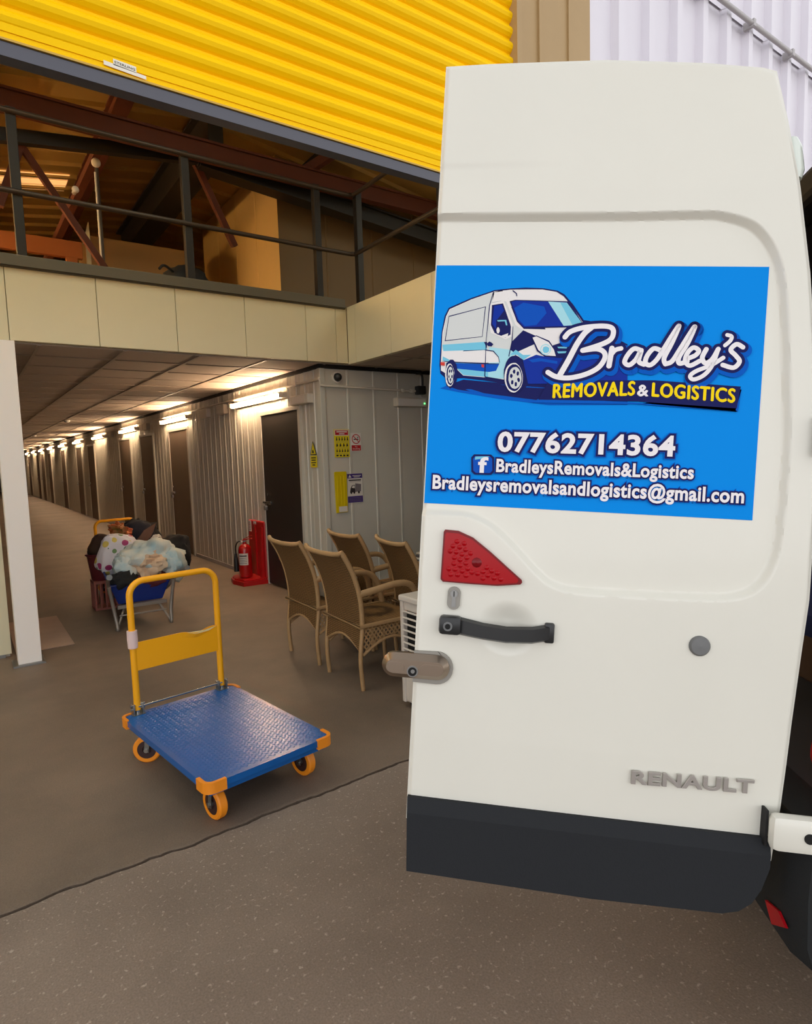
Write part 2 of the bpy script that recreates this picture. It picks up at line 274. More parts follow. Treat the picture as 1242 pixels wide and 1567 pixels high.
DECAL_POLYS = [('shadow',[[25,273],[50,262],[168,261],[359,270],[430,282],[431,297],[266,303],[153,292],[66,280]]),('navy',[[39,267],[76,252],[168,258],[264,256],[358,256],[360,289],[266,295],[152,284],[66,275]]),('navy',[[21,219],[22,147],[27,112],[35,94],[83,72],[134,54],[168,50],[202,48],[238,49],[270,54],[285,62],[305,84],[329,117],[339,118],[348,120],[351,130],[423,167],[428,254],[264,260],[219,259],[208,272],[195,280],[180,276],[168,259],[122,253],[76,249],[60,250],[57,267],[48,273],[39,266],[35,249],[24,240]]),('vwhite',[[24,216],[24,148],[30,113],[37,97],[84,75],[134,57],[168,53],[202,52],[238,52],[268,57],[281,65],[302,87],[330,126],[308,142],[289,165],[267,173],[274,199],[249,197],[206,206],[187,195],[170,213],[165,250],[122,246],[75,243],[57,227],[48,210],[36,216],[35,239],[25,233]]),('vgrey',[[129,168],[131,59],[151,54],[169,77],[158,76],[127,82],[124,122],[124,185],[173,199],[177,167],[201,141],[183,127],[169,79],[180,75],[292,76],[283,66],[268,58],[202,52],[168,54],[134,58],[84,76],[39,97],[31,115],[26,150],[25,187],[117,168]]),('vwhite',[[134,59],[168,54],[202,53],[238,53],[266,58],[281,66],[289,74],[180,75],[167,79],[186,121],[202,138],[307,139],[289,163],[267,172],[256,162],[227,152],[201,141],[184,130],[161,79],[152,77],[130,81]]),('cyan',[[25,176],[117,168],[125,185],[28,190]]),('cyan',[[28,199],[51,213],[120,215],[154,213],[173,199],[166,218],[165,248],[122,245],[75,242],[59,227],[48,210],[36,214],[27,210]]),('cyan2',[[129,179],[175,184],[187,192],[174,207],[166,221],[165,248],[130,247]]),('cyan',[[176,195],[187,184],[204,195],[221,194],[205,206],[191,195]]),('vwhite',[[28,193],[118,186],[138,188],[151,200],[154,212],[120,214],[51,213],[28,202]]),('blue',[[54,216],[120,217],[153,216],[147,231],[132,234],[59,228]]),('navy',[[36,112],[117,90],[113,157],[30,168]]),('vgrey',[[37,114],[115,92],[112,156],[32,166]]),('navy',[[168,78],[180,75],[292,77],[298,81],[331,129],[309,133],[201,137],[186,122]]),('blue2',[[172,80],[181,77],[290,79],[327,127],[306,130],[202,134],[188,120]]),('blue',[[198,81],[243,89],[249,103],[229,129],[204,132],[190,118],[179,93]]),('cyan2',[[251,78],[291,80],[328,127],[287,130]]),('cyan',[[277,80],[291,81],[328,126],[306,129]]),('vwhite',[[125,84],[155,77],[177,127],[177,155],[164,162],[131,148],[125,122]]),('navy',[[130,87],[154,83],[173,130],[174,151],[163,158],[139,148],[130,131]]),('blue2',[[135,89],[151,86],[157,99],[143,119],[141,139],[133,128]]),('navy',[[141,119],[162,116],[174,133],[174,150],[163,156],[144,151]]),('cyan',[[143,120],[163,119],[166,131],[163,131],[160,122],[145,123]]),('vwhite',[[150,142],[150,144],[150,145],[149,146],[149,148],[148,148],[148,149],[147,149],[146,149],[145,148],[145,148],[144,147],[144,145],[143,144],[143,142],[143,141],[143,139],[144,138],[144,137],[145,136],[145,136],[146,135],[147,136],[148,136],[148,137],[149,138],[149,139],[150,141]]),('vwhite',[[154,154],[169,148],[168,156],[160,158]]),('navy',[[131,58],[124,88],[126,88],[132,59]]),('navy',[[124,88],[121,168],[122,168],[126,88]]),('navy',[[121,168],[122,243],[124,243],[122,168]]),('navy',[[122,243],[131,253],[132,252],[124,243]]),('navy',[[178,133],[177,167],[179,167],[179,133]]),('navy',[[177,167],[172,199],[174,199],[179,167]]),('navy',[[123,246],[166,252],[166,250],[123,244]]),('navy',[[122,187],[138,189],[139,187],[122,185]]),('navy',[[138,189],[150,201],[151,200],[139,187]]),('navy',[[150,201],[153,213],[154,213],[151,200]]),('navy',[[173,56],[181,62],[183,61],[174,54]]),('navy',[[181,62],[182,67],[184,67],[183,61]]),('navy',[[26,213],[51,215],[51,213],[26,212]]),('navy',[[51,215],[120,217],[120,215],[51,213]]),('navy',[[120,217],[153,216],[153,215],[120,215]]),('navy',[[123,172],[129,167],[133,169],[138,173],[134,178],[126,177]]),('blue2',[[204,207],[232,194],[252,198],[274,199],[425,201],[428,250],[218,258]]),('blue',[[216,206],[238,201],[278,207],[278,213],[244,208],[225,211]]),('navy',[[266,173],[289,165],[423,167],[425,201],[276,200]]),('cyan',[[276,176],[298,175],[296,179],[279,179]]),('cyan',[[276,186],[299,185],[297,189],[279,190]]),('navy',[[219,155],[230,152],[258,163],[272,182],[279,200],[251,198],[233,186]]),('vwhite',[[222,157],[230,154],[257,166],[269,182],[274,196],[252,195],[236,184]]),('cyan2',[[263,182],[263,185],[262,187],[261,189],[259,191],[257,193],[255,194],[252,194],[250,194],[247,193],[245,192],[243,190],[241,188],[240,185],[240,183],[240,180],[241,177],[242,175],[244,173],[246,172],[248,171],[251,170],[254,171],[256,171],[258,173],[260,175],[262,177],[263,179]]),('vwhite',[[261,182],[261,184],[260,186],[259,188],[258,190],[256,191],[254,192],[252,192],[250,192],[248,191],[246,190],[245,188],[243,187],[243,185],[242,182],[242,180],[243,178],[244,176],[245,175],[247,174],[249,173],[251,173],[253,173],[255,174],[257,175],[259,176],[260,178],[261,180]]),('cyan',[[259,183],[259,184],[259,186],[258,187],[257,188],[256,189],[254,190],[253,190],[251,190],[249,190],[248,189],[247,188],[246,186],[245,185],[245,183],[245,181],[246,180],[246,178],[247,177],[249,176],[250,176],[252,175],[253,176],[255,176],[256,177],[258,178],[259,179],[259,181]]),('navy',[[211,236],[211,245],[209,253],[207,261],[204,267],[200,272],[195,275],[190,276],[184,275],[179,273],[175,268],[171,262],[168,254],[165,246],[164,237],[164,228],[166,220],[168,212],[171,206],[175,201],[180,198],[185,197],[190,197],[196,200],[200,205],[204,211],[207,219],[210,227]]),('navy',[[210,244],[210,252],[209,259],[207,266],[203,272],[199,276],[195,279],[190,280],[185,279],[180,277],[175,273],[171,267],[168,261],[166,253],[165,246],[165,238],[166,230],[169,224],[172,218],[176,214],[181,211],[186,210],[191,211],[196,213],[200,217],[204,223],[207,229],[209,237]]),('vwhite',[[206,245],[206,252],[205,259],[203,265],[200,270],[196,274],[192,277],[188,278],[183,277],[179,275],[175,271],[172,266],[169,260],[167,253],[166,246],[166,239],[167,232],[169,225],[172,220],[176,216],[180,214],[184,213],[189,213],[193,216],[197,220],[200,225],[203,231],[205,238]]),('navy',[[205,245],[205,251],[204,258],[202,263],[199,268],[196,272],[193,274],[189,275],[185,274],[181,272],[177,269],[174,264],[172,259],[170,252],[170,246],[170,239],[171,233],[172,227],[175,222],[178,219],[182,216],[185,216],[189,216],[193,218],[197,222],[200,226],[202,232],[204,238]]),('vgrey',[[203,245],[203,251],[202,256],[201,260],[199,264],[196,267],[193,269],[190,270],[187,269],[184,268],[181,265],[179,261],[177,257],[175,251],[175,246],[175,241],[176,236],[177,231],[179,227],[182,224],[184,223],[188,222],[191,222],[194,224],[197,227],[199,231],[201,235],[202,240]]),('navy',[[200,250],[200,252],[199,254],[197,255],[196,254],[195,252],[194,250],[194,247],[195,246],[197,245],[198,246],[199,247]]),('navy',[[194,260],[194,262],[193,264],[192,264],[190,264],[189,262],[189,260],[189,257],[190,255],[191,255],[193,255],[194,257]]),('navy',[[186,256],[186,258],[185,260],[184,260],[182,260],[181,258],[181,256],[181,253],[182,251],[183,251],[185,251],[186,253]]),('navy',[[184,242],[183,244],[182,246],[181,247],[180,246],[178,244],[178,242],[178,239],[179,238],[181,237],[182,238],[183,239]]),('navy',[[189,232],[189,234],[188,236],[187,237],[185,236],[184,234],[183,232],[184,230],[185,228],[186,227],[187,228],[189,229]]),('navy',[[197,236],[197,238],[196,240],[195,241],[193,240],[192,238],[192,236],[192,234],[193,232],[194,231],[196,232],[197,233]]),('navy',[[62,238],[62,245],[62,251],[61,257],[59,262],[56,265],[54,268],[51,269],[48,268],[45,266],[42,262],[40,258],[38,252],[36,246],[36,239],[36,232],[36,226],[38,220],[40,215],[42,212],[45,209],[48,209],[51,209],[53,211],[56,215],[59,220],[60,225],[62,232]]),('vwhite',[[55,243],[55,248],[55,254],[54,259],[53,263],[51,266],[49,268],[47,268],[44,268],[42,266],[40,263],[38,259],[37,254],[36,249],[35,243],[35,238],[36,232],[37,227],[38,223],[40,220],[42,218],[44,218],[46,218],[48,220],[50,223],[52,227],[54,232],[55,237]]),('navy',[[55,243],[55,248],[55,253],[54,257],[53,260],[51,263],[50,265],[48,266],[46,265],[44,263],[42,261],[41,257],[39,253],[39,248],[38,243],[38,238],[38,233],[39,229],[40,226],[42,223],[43,221],[45,220],[47,221],[49,223],[51,225],[52,229],[54,233],[54,238]]),('vgrey',[[53,243],[53,247],[53,251],[53,255],[52,258],[51,260],[49,261],[48,262],[47,261],[45,260],[44,258],[43,255],[42,251],[41,248],[41,243],[41,239],[41,235],[41,232],[42,229],[43,227],[45,225],[46,225],[47,225],[49,227],[50,229],[51,232],[52,235],[53,239]]),('navy',[[52,246],[52,249],[51,250],[50,250],[49,249],[49,246],[49,244],[50,243],[51,243],[52,244]]),('navy',[[49,254],[49,256],[48,258],[47,258],[47,256],[46,254],[46,252],[47,250],[48,250],[49,252]]),('navy',[[45,247],[45,249],[45,250],[44,250],[43,249],[42,247],[43,245],[43,243],[44,243],[45,245]]),('navy',[[46,235],[46,237],[45,238],[44,238],[43,237],[43,235],[43,233],[44,231],[45,231],[46,233]]),('navy',[[50,234],[50,237],[49,238],[48,238],[48,237],[47,235],[47,232],[48,231],[49,231],[50,232]]),('red',[[23,215],[33,215],[33,223],[24,222]]),('red',[[114,218],[120,218],[120,225],[115,224]]),('shadow',[[250,286],[448,292],[655,304],[651,301],[660,257],[656,303],[448,295],[226,299]]),('navy',[[264,245],[379,246],[484,243],[658,251],[653,297],[448,289],[242,292]]),('navy',[[146,416],[153,422],[155,454],[149,461],[112,462],[105,456],[103,424],[109,417]]),('blue',[[143,420],[149,425],[151,451],[146,457],[115,458],[109,453],[107,427],[112,421]]),('cyan',[[112,422],[143,420],[134,425],[111,429]])]
DECAL_STROKES = [([[346,133],[332,146],[317,170],[301,205],[285,237]],30),([[291,155],[302,143],[329,134],[364,130],[385,132],[392,141],[388,157],[369,169],[330,183]],27),([[330,183],[359,179],[375,186],[377,200],[364,220],[337,235],[304,243],[277,241],[259,232]],27),([[391,177],[389,197],[387,215]],28),([[389,193],[398,181],[410,177]],24),([[451,180],[437,177],[425,190],[419,206],[429,212],[442,200],[452,180],[448,203],[459,210]],25),([[491,179],[477,176],[465,191],[462,206],[472,211],[485,199],[499,174],[513,148],[526,127],[514,162],[500,195],[503,208]],25),([[503,208],[516,202],[530,178],[545,150],[558,128],[546,162],[530,193],[532,206],[547,201]],25),([[546,196],[563,188],[569,178],[558,172],[547,183],[543,200],[553,210],[572,200]],24),([[584,175],[577,193],[584,204],[597,196],[608,174]],25),([[608,174],[598,208],[583,229],[563,239],[555,232],[567,221],[596,208],[619,192]],22),([[624,144],[633,147],[631,156],[621,166]],20),([[657,169],[644,163],[633,175],[644,187],[652,199],[641,212],[619,207]],24)]
DECAL_TEXT = [('REMOVALS',[[273,287],[443,276],[273,258]],'yellow'),('&',[[450,277],[471,277],[450,254]],'lwhite'),('LOGISTICS',[[480,277],[647,285],[480,249]],'yellow'),('07762714364',[[159,407],[534,402],[160,367]],'lwhite'),('BradleysRemovals&Logistics',[[159,453],[575,449],[159,426]],'lwhite'),('Bradleysremovalsandlogistics@gmail.com',[[20,497],[679,495],[20,468]],'lwhite'),('f',[[119,456],[141,455],[118,424]],'lwhite')]
# ============================================================ THE SETTING
ZC, WX, LY, FY = 2.39, 2.92, 5.47, 5.37     # ceiling height, corridor wall, lobby wall, fascia plane
# floor: two slabs with a worn joint between them
def edge(x, s): return 2.366+.007*noise.noise(Vector((x*27, s, 8)))+.016*noise.noise(Vector((x*2.3, s, 0)))+.010*noise.noise(Vector((x*9, s, 4)))
xs = [-40, -20]+[-8+i*.1 for i in range(60)]+[-2+i*.02 for i in range(300)]+[4+i*.1 for i in range(51)]+[20, 40]
def gap(x): return .017+.012*max(0, noise.noise(Vector((x*5, 2, 9))))+.004*noise.noise(Vector((x*23, 5, 1)))
mb = MB(); n = len(xs)
mb.add([(x, edge(x, 0)+gap(x), -.002) for x in xs]+[(x, edge(x, 0)+gap(x)+.012, .0) for x in xs]+[(x, 48, 0) for x in xs]+[(x, edge(x, 0)+gap(x), -.05) for x in xs],
       [(i, i+1, n+i+1, n+i) for i in range(n-1)]+[(n+i, n+i+1, 2*n+i+1, 2*n+i) for i in range(n-1)]+[(3*n+i, 3*n+i+1, i+1, i) for i in range(n-1)], 'floor_inside')
mb.build('floor', kind='structure', fix=False)
mb = MB()
mb.add([(x, -45, 0) for x in xs]+[(x, edge(x, 0)-.015, 0) for x in xs]+[(x, edge(x, 0)-.004, .001) for x in xs]+[(x, edge(x, 0), -.004) for x in xs]+[(x, edge(x, 0), -.05) for x in xs],
       [(k*n+i, k*n+i+1, (k+1)*n+i+1, (k+1)*n+i) for k in range(4) for i in range(n-1)], 'floor_outside')
mb.build('floor_apron', kind='structure', fix=False)
mb = MB(); mb.box((-8, 2.2, -.06), (9, 2.6, -.03), 'soil'); mb.build('floor_joint', kind='structure')

def ribbed(profile, x0, x1, pitch):
    out = []; x = x0
    while x < x1:
        for px, py in profile:
            if x+px <= x1: out.append((x+px, py))
        x += pitch
    out.append((x1, profile[0][1])); return out
# corridor right wall: white ribbed steel lining along the whole corridor
mb = MB()
pr = ribbed([(0, 0), (.055, 0), (.06, .004), (.07, .004), (.075, 0), (.13, 0), (.137, .009), (.155, .009), (.162, 0)], LY, 46, .20)
mb.strip(pr, lambda y, d, z: (WX-d, y, z), 0.02, 2.36, 'panel_white')
mb.box((WX+.012, LY+.06, 0), (WX+.09, 46, 2.36), 'panel_white')
mb.build('wall_right', kind='structure')
mb = MB()
pr = ribbed([(0, 0), (.26, 0), (.266, .006), (.286, .006), (.292, 0), (.31, 0)], WX+.03, 9, .31)
mb.strip(pr, lambda x, d, z: (x, LY-d, z), 0.02, 2.36, 'panel_white')
mb.box((WX+.09, LY+.012, 0), (9, LY+.09, 2.36), 'panel_white')
mb.build('wall_lobby', kind='structure')
mb = MB(); mb.box((WX-.014, LY-.014, 0), (WX+.045, LY+.045, 2.365), 'panel_white', .006); mb.build('trim_1', kind='structure')    # corner angle
mb = MB(); mb.box((WX-.03, LY+.05, 2.352), (WX+.1, 46, ZC-.002), 'gap_dark'); mb.box((WX-.03, LY-.03, 2.352), (9, LY+.05, ZC-.002), 'gap_dark'); mb.build('trim_2', kind='structure')  # dark strip standing in for the shaded gap under the ceiling
mb = MB(); mb.box((WX-.02, LY+.05, 0), (WX-.002, 5.88, .05), 'pipe_grey'); mb.box((WX-.02, 7.02, 0), (WX-.002, 9.8, .05), 'pipe_grey'); mb.build('baseboard_right', kind='structure')
mb = MB(); mb.box((.1, 5.72, 0), (.2, 46, ZC), 'panel_white')
mb.strip(ribbed([(0, 0), (.16, 0), (.165, .008), (.185, .008), (.19, 0)], 5.78, 46, .2), lambda y, d, z: (.2+d, y, z), .02, 2.36, 'panel_white'); mb.build('wall_left', kind='structure')
mb = MB(); mb.strip(ribbed([(0, 0), (.2, 0), (.205, .01), (.225, .01), (.23, 0)], -5, .195, .25), lambda x, d, z: (x, 5.7-d, z), .03, ZC, 'panel_cream')
mb.box((-5, 5.69, -.0), (.17, 5.75, .03), 'zinc'); mb.box((.12, 5.68, .028), (.21, 5.78, ZC), 'panel_cream'); mb.build('wall_store', kind='structure')
mb = MB(); mb.box((.1, 46, 0), (3.2, 46.1, ZC), 'panel_white'); mb.build('wall_end', kind='structure')
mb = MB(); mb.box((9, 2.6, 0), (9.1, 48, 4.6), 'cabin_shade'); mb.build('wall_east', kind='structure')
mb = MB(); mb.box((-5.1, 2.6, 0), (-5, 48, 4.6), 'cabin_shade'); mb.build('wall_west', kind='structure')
# suspended ceiling, grid bars, deck above
mb = MB()
mb.box((-5, FY+.07, ZC), (3.19, 46, ZC+.02), 'ceiling_tile'); mb.box((3.19, 2.62, ZC), (9, 46, ZC+.02), 'ceiling_tile')
x = .55-.6*3
while x < 9:
    if x > .2: mb.box((x-.012, FY+.06 if x < 3.19 else 2.62, ZC-.008), (x+.012, 46, ZC), 'ceiling_bar')
    x += .6
y = 5.95
while y < 46: mb.box((.2, y-.012, ZC-.007), (WX, y+.012, ZC), 'ceiling_bar'); y += .6
for k in range(5): mb.box((3.2, 2.95+k*.6, ZC-.007), (9, 2.974+k*.6, ZC), 'ceiling_bar')
mb.build('ceiling', kind='structure')
mb = MB(); mb.box((-5, FY+.08, 2.43), (9, 46, 2.925), 'floor_board'); mb.box((3.27, 2.62, 2.43), (9, FY+.08, 2.925), 'floor_board'); mb.build('floor_mezzanine', kind='structure')
# fascia boards below the mezzanine edge
mb = MB()
pan = [-5+.6*0]+[.36+.595*k for k in range(-8, 5)]
pan = [-5]+[v for v in pan if -5 < v < 3.0]+[3.06, 3.186]
for a, b in zip(pan, pan[1:]): mb.box((a+.002, FY, 2.397), (b-.002, FY+.06, 2.935), 'fascia', .003)
mb.build('trim_3', kind='structure')
mb = MB()
pan = [FY-.002, FY-.15]+[FY-.15-.6*k for k in range(1, 5)]
for a, b in zip(pan, pan[1:]): mb.box((3.186, max(b, 2.62)+.002, 2.387), (3.246, a-.002, 2.935), 'fascia', .003)
mb.build('trim_4', kind='structure')
mb = MB(); mb.box((-5, FY-.012, 2.912), (3.17, FY+.05, 3.01), 'kerb', .006); mb.box((-5, FY-.03, 2.925), (3.17, FY-.01, 2.94), 'kerb'); mb.build('trim_5', kind='structure')
mb = MB(); mb.box((.234, FY-.01, .012), (.387, FY+.14, 2.395), 'post_white', .004); mb.box((.2, FY-.04, 0), (.41, FY+.17, .013), 'zinc'); mb.build('pillar', kind='structure')

# corridor doors
DOORS = [(5.94, 6.93), (9.86, 10.88), (11.99, 12.95), (13.88, 14.95), (18.2, 19.2), (20.31, 21.32), (23.87, 24.86), (27.93, 28.94), (30.4, 31.6), (32.5, 33.6), (36.8, 38.0)]
for k, (y0, y1) in enumerate(DOORS):
    mb = MB(); mb.box((WX-.026, y0+.012, .012), (WX+.004, y1-.012, 1.985), 'door_dark' if k == 0 else 'door_brown', .004)
    d = mb.build('door_%d' % (k+1), kind='structure')
    mb = MB()
    for a, b in (((y0-.045, 0), (y0+.01, 2.0)), ((y1-.01, 0), (y1+.045, 2.0)), ((y0-.045, 1.988), (y1+.045, 2.035))):
        mb.box((WX-.034, a[0], a[1]), (WX+.002, b[0], b[1]), 'panel_white', .003)
    mb.build('door_frame', d)
    mb = MB(); mb.box((WX-.04, y1-.20, .955), (WX-.026, y1-.045, .995), 'chrome', .003); mb.box((WX-.04, y1-.06, .965), (WX-.03, y1+.03, .99), 'chrome')
    mb.tube([(WX-.05, y1-.10, .965), (WX-.055, y1-.10, .94), (WX-.055, y1-.065, .94), (WX-.05, y1-.065, .965)], .006, 'chrome', 8)
    mb.box((WX-.07, y1-.115, .89), (WX-.04, y1-.05, .942), 'zinc', .006); mb.cyl((WX-.026, y1-.12, 1.075), .016, .014, 'chrome', (-1, 0, 0), 14)
    mb.build('door_handle', d)
    if k == 0:
        mb = MB(); mb.box((WX-.04, y1-.45, .33), (WX-.026, y1-.34, .36), 'chrome', .003); mb.cyl((WX-.04, y1-.42, .345), .008, .02, 'chrome', (-1, 0, 0), 10); mb.build('latch', d)

# roof of the hall, rafters, purlins
RZ, RX, RM = 4.8, 2.15, .15
def roofz(x): return RZ-RM*abs(x-RX)
mb = MB()
pr = ribbed([(0, 0), (.26, 0), (.275, .035), (.315, .035), (.33, 0)], 2.62, 12.2, .333)
for x0, x1 in ((-5, RX), (RX, 9)):
    mb.strip(pr, lambda y, d, x: (x, y, roofz(x)-d), x0, x1, 'roof_sheet')
mb.box((-5.1, 2.6, 4.86), (9.1, 48, 4.92), 'roof_sheet'); mb.build('ceiling_roof', kind='structure')
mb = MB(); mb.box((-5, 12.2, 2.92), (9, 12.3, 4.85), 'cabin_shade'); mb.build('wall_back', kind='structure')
def beam(name, a, b, wd, ht, m):
    q = MB(); q.bar(a, b, wd, ht, m); 
    if ht > .12: q.bar((Vector(a)+Vector((0, 0, ht/2))), (Vector(b)+Vector((0, 0, ht/2))), wd*1.9, .02, m); q.bar((Vector(a)-Vector((0, 0, ht/2))), (Vector(b)-Vector((0, 0, ht/2))), wd*1.9, .02, m)
    return q.build(name, kind='structure')
beam('beam', (-5, 5.75, 4.255), (9, 5.75, 4.255), .05, .15, 'steel_rust')
beam('beam', (-2.5, 5.95, 3.70), (RX-.15, 5.95, 4.27), .07, .10, 'steel_dark'); beam('beam', (RX-.15, 5.95, 4.27), (8, 5.95, 3.72), .09, .16, 'steel_dark')
beam('beam', (RX, 5.85, 4.52), (RX, 9.6, 4.52), .14, .34, 'steel_dark'); beam('beam', (-5, 9.7, 4.02), (2.7, 9.7, 4.02), .1, .14, 'steel_rust')
beam('beam', (1.36, 2.65, 4.58), (1.36, 12.1, 4.58), .07, .13, 'steel_rust'); beam('beam', (.33, 2.65, 4.42), (.33, 12.1, 4.42), .06, .12, 'steel_rust'); beam('beam', (3.2, 2.65, 4.5), (3.2, 6.2, 4.5), .06, .12, 'steel_dark')
def ray_members():
    # lattice bracing standing in the frame plane y = 5.95 and behind it
    for a, b, wd in (((.57, 6.0, 4.09), (1.2, 6.0, 3.1), .05), ((1.98, 6.0, 4.28), (2.33, 6.0, 3.55), .055), ((1.2, 6.05, 4.24), (.72, 8.4, 3.25), .06), ((.62, 6.0, 4.13), (.41, 6.0, 3.55), .06), ((2.9, 5.9, 4.25), (3.35, 5.5, 4.55), .08)):
        beam('brace', a, b, wd, wd, 'steel_rust')
ray_members()
mb = MB()
for k in range(3): mb.grid(lambda a, b, k=k: (.0+1.22*a, 7.85+k*.167+.15*b, roofz(1.22*a)-.012), 1, 1, 'rooflight')
for k in range(3): mb.grid(lambda a, b, k=k: (-4.2+1.8*a, 7.0+k*.34+.25*b, roofz(-4.2+1.8*a)-.012), 1, 1, 'rooflight')  # extra panels out of view, added to light the upper level
mb.build('window_1', kind='structure')
mb = MB()
for x0 in (-4, -2.2, -.4, 1.0, 4.2, 6.0):
    for y0 in (2.85, 3.85): mb.grid(lambda a, b, x0=x0, y0=y0: (x0+1.0*a, y0+.85*b, roofz(x0+1.0*a)-.012), 1, 1, 'roof_fill')
mb.build('roof_fill_panels', kind='structure')  # unseen glowing panels added behind the shutter to brighten the hall

# mezzanine cabin wall block (partition rooms upstairs)
mb = MB(); pr = ribbed([(0, 0), (.58, 0), (.585, .006), (.6, .006), (.605, 0)], 6.262, 8.66, .61)
mb.strip(pr, lambda y, d, z: (2.92-d, y, z), 2.925, 4.655, 'cabin_tan'); mb.box((2.94, 6.28, 2.925), (3.0, 8.66, 4.64), 'cabin_tan'); mb.build('wall_cabin_west', kind='structure')
mb = MB(); pr = ribbed([(0, 0), (.56, 0), (.566, .008), (.586, .008), (.592, 0)], 2.92, 9, .6)
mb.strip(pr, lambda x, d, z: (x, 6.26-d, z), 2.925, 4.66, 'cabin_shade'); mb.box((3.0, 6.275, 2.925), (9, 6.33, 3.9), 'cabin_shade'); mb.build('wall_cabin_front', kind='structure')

# front of the hall: cladding beside the shutter
mb = MB()
mb.box((2.585, 2.47, 0), (3.19, 2.6, 7), 'beige', .004); mb.box((2.562, 2.45, 0), (2.60, 2.6, 7), 'beige'); mb.box((2.74, 2.455, 0), (2.76, 2.475, 7), 'beige'); mb.box((2.985, 2.458, 0), (3.0, 2.475, 7), 'beige'); mb.build('trim_6', kind='structure')
mb = MB()
pr = ribbed([(0, 0), (.225, 0), (.24, .05), (.30, .05), (.315, 0)], 3.195, 9, .315)
mb.strip(pr, lambda x, d, z: (x, 2.5-d, z), 0.05, 4.6, 'cladding'); mb.strip(pr, lambda x, d, z: (x, 2.485-d, z), 4.585, 7.2, 'cladding')
mb.box((3.2, 2.53, 0), (9.1, 2.6, 7.2), 'cladding'); mb.build('wall_front', kind='structure')
mb = MB(); mb.box((-5.1, 2.5, 0), (-2.3, 2.6, 7), 'cladding'); mb.box((-2.3, 2.55, 4.62), (2.585, 2.62, 7), 'cladding'); mb.build('wall_front_west', kind='structure')
mb = MB(); mb.tube([(3.6, 2.41, 4.555), (9, 2.41, 4.555)], .017, 'pipe_grey', 10)
for k in range(9): mb.box((3.7+k*.63, 2.39, 4.53), (3.73+k*.63, 2.47, 4.58), 'pipe_grey')
tag(mb.build('cable_conduit'), 'grey conduit running along the white ribbed cladding above the van door', 'conduit')

# ============================================================ ROLLER SHUTTER
sh = thing('roller_shutter', 'yellow steel roller shutter partly raised over the unit entrance', 'roller shutter', (0, 2.5, 2.8))
mb = MB(); pr = []; z = 2.905; P = .0765
while z < 4.75:
    for t in (0, .06, .14, .3, .5, .7, .86, .94): pr.append((-.006+.026*math.sin(PI*min(1, max(0, (t-.06)/.88)))**.8, z+t*P))
    z += P
mb.strip(pr, lambda d, zz, x: (x, -d, zz-2.8), -2.3, 2.58, 'shutter_yellow')
mb.build('shutter_curtain', sh)
mb = MB(); mb.box((-2.3, -.012, .098), (2.58, .004, .124), 'shutter_yellow'); mb.box((-2.3, -.008, .074), (2.58, .006, .098), 'shutter_yellow'); mb.build('bottom_slat', sh)
mb = MB(); mb.box((-2.3, -.022, .065), (2.58, .02, .072), 'rail_edge'); mb.box((-2.3, -.016, .018), (2.58, .022, .064), 'rail_grey', .004); mb.box((-2.3, -.026, .012), (2.58, .03, .018), 'rail_grey'); mb.build('bottom_rail', sh)
mb = MB()
fl = lambda x, y, d: (x, -.0135-d, y-2.8)
mb.prism([(.522, 2.888), (.664, 2.880), (.664, 2.892), (.522, 2.903)], fl, .0006, 'label_white'); mb.prism([(.554, 2.897), (.631, 2.893), (.631, 2.914), (.554, 2.918)], fl, .0006, 'label_white')
put_text(mb, 'STERLING', 'ink', lambda x, y, d: (x, -.0146, y-2.8), .558, .627, 2.9035, .008, y1=2.899)
mb.build('maker_label', sh)

# ============================================================ GUARD RAIL UPSTAIRS
gr = thing('guard_rail', 'dark steel guard rail with square posts along the mezzanine edge', 'railing', (.49, 5.47, 2.93))
def gl(p): return (p[0]-.49, p[1]-5.47, p[2]-2.93)
for (x, y) in ((-2.0, 5.47), (-.76, 5.47), (.49, 5.47), (1.72, 5.47), (2.95, 5.47), (3.38, 5.41), (3.38, 4.1), (3.38, 2.9)):
    mb = MB(); c = gl((x, y, 2.926)); mb.box((c[0]-.032, c[1]-.032, c[2]), (c[0]+.032, c[1]+.032, 1.14), 'steel_dark', .004); mb.build('post', gr)
for z in (3.475, 4.035):
    mb = MB(); mb.tube([gl(p) for p in smooth_path([(-3, 5.43, z), (0, 5.43, z), (2.2, 5.43, z), (3.2, 5.43, z), (3.3, 5.41, z), (3.335, 5.34, z), (3.335, 4.6, z), (3.335, 2.7, z)], 5)], .02, 'pipe_dark', 10); mb.build('rail', gr)

# things standing upstairs
pl = thing('pole_lamp', 'thin pole with a white ball on top rising behind the mezzanine rail', 'lamp', (1.165, 6.12, 2.926))
mb = MB(); mb.tube([(0, 0, 0), (0, 0, 1.13)], .016, 'pipe_dark', 8); mb.tube([(-.02, -.03, .0), (-.02, -.03, 1.08)], .008, 'fitting', 8); mb.build('pole', pl)
mb = MB(); blob(mb, (-.005, -.02, 1.165), (.038, .038, .038), 'sign_white', amp=0, nu=16, nv=10); mb.build('globe', pl)
mb = MB(); blob(mb, (.955, 5.93, 3.765), (.028, .028, .028), 'sign_white', amp=0, nu=14, nv=10); mb.cyl((.955, 5.95, 3.765), .018, .06, 'sign_white', (0, 1, 0), 10); tag(mb.build('round_fitting'), 'small white round fitting on the bracing behind the mezzanine rail', 'fitting')
mb = MB(); blob(mb, (1.78, 5.78, 3.06), (.21, .16, .17), 'black_matt', 4, .12, floor=2.926); mb.tube(smooth_path([(1.66, 5.70, 3.13), (1.55, 5.62, 3.16), (1.5, 5.6, 3.12)]), .012, 'black_plastic', 8)
tag(mb.build('sack'), 'black sack slumped on the mezzanine floor behind the grey kerb', 'sack')
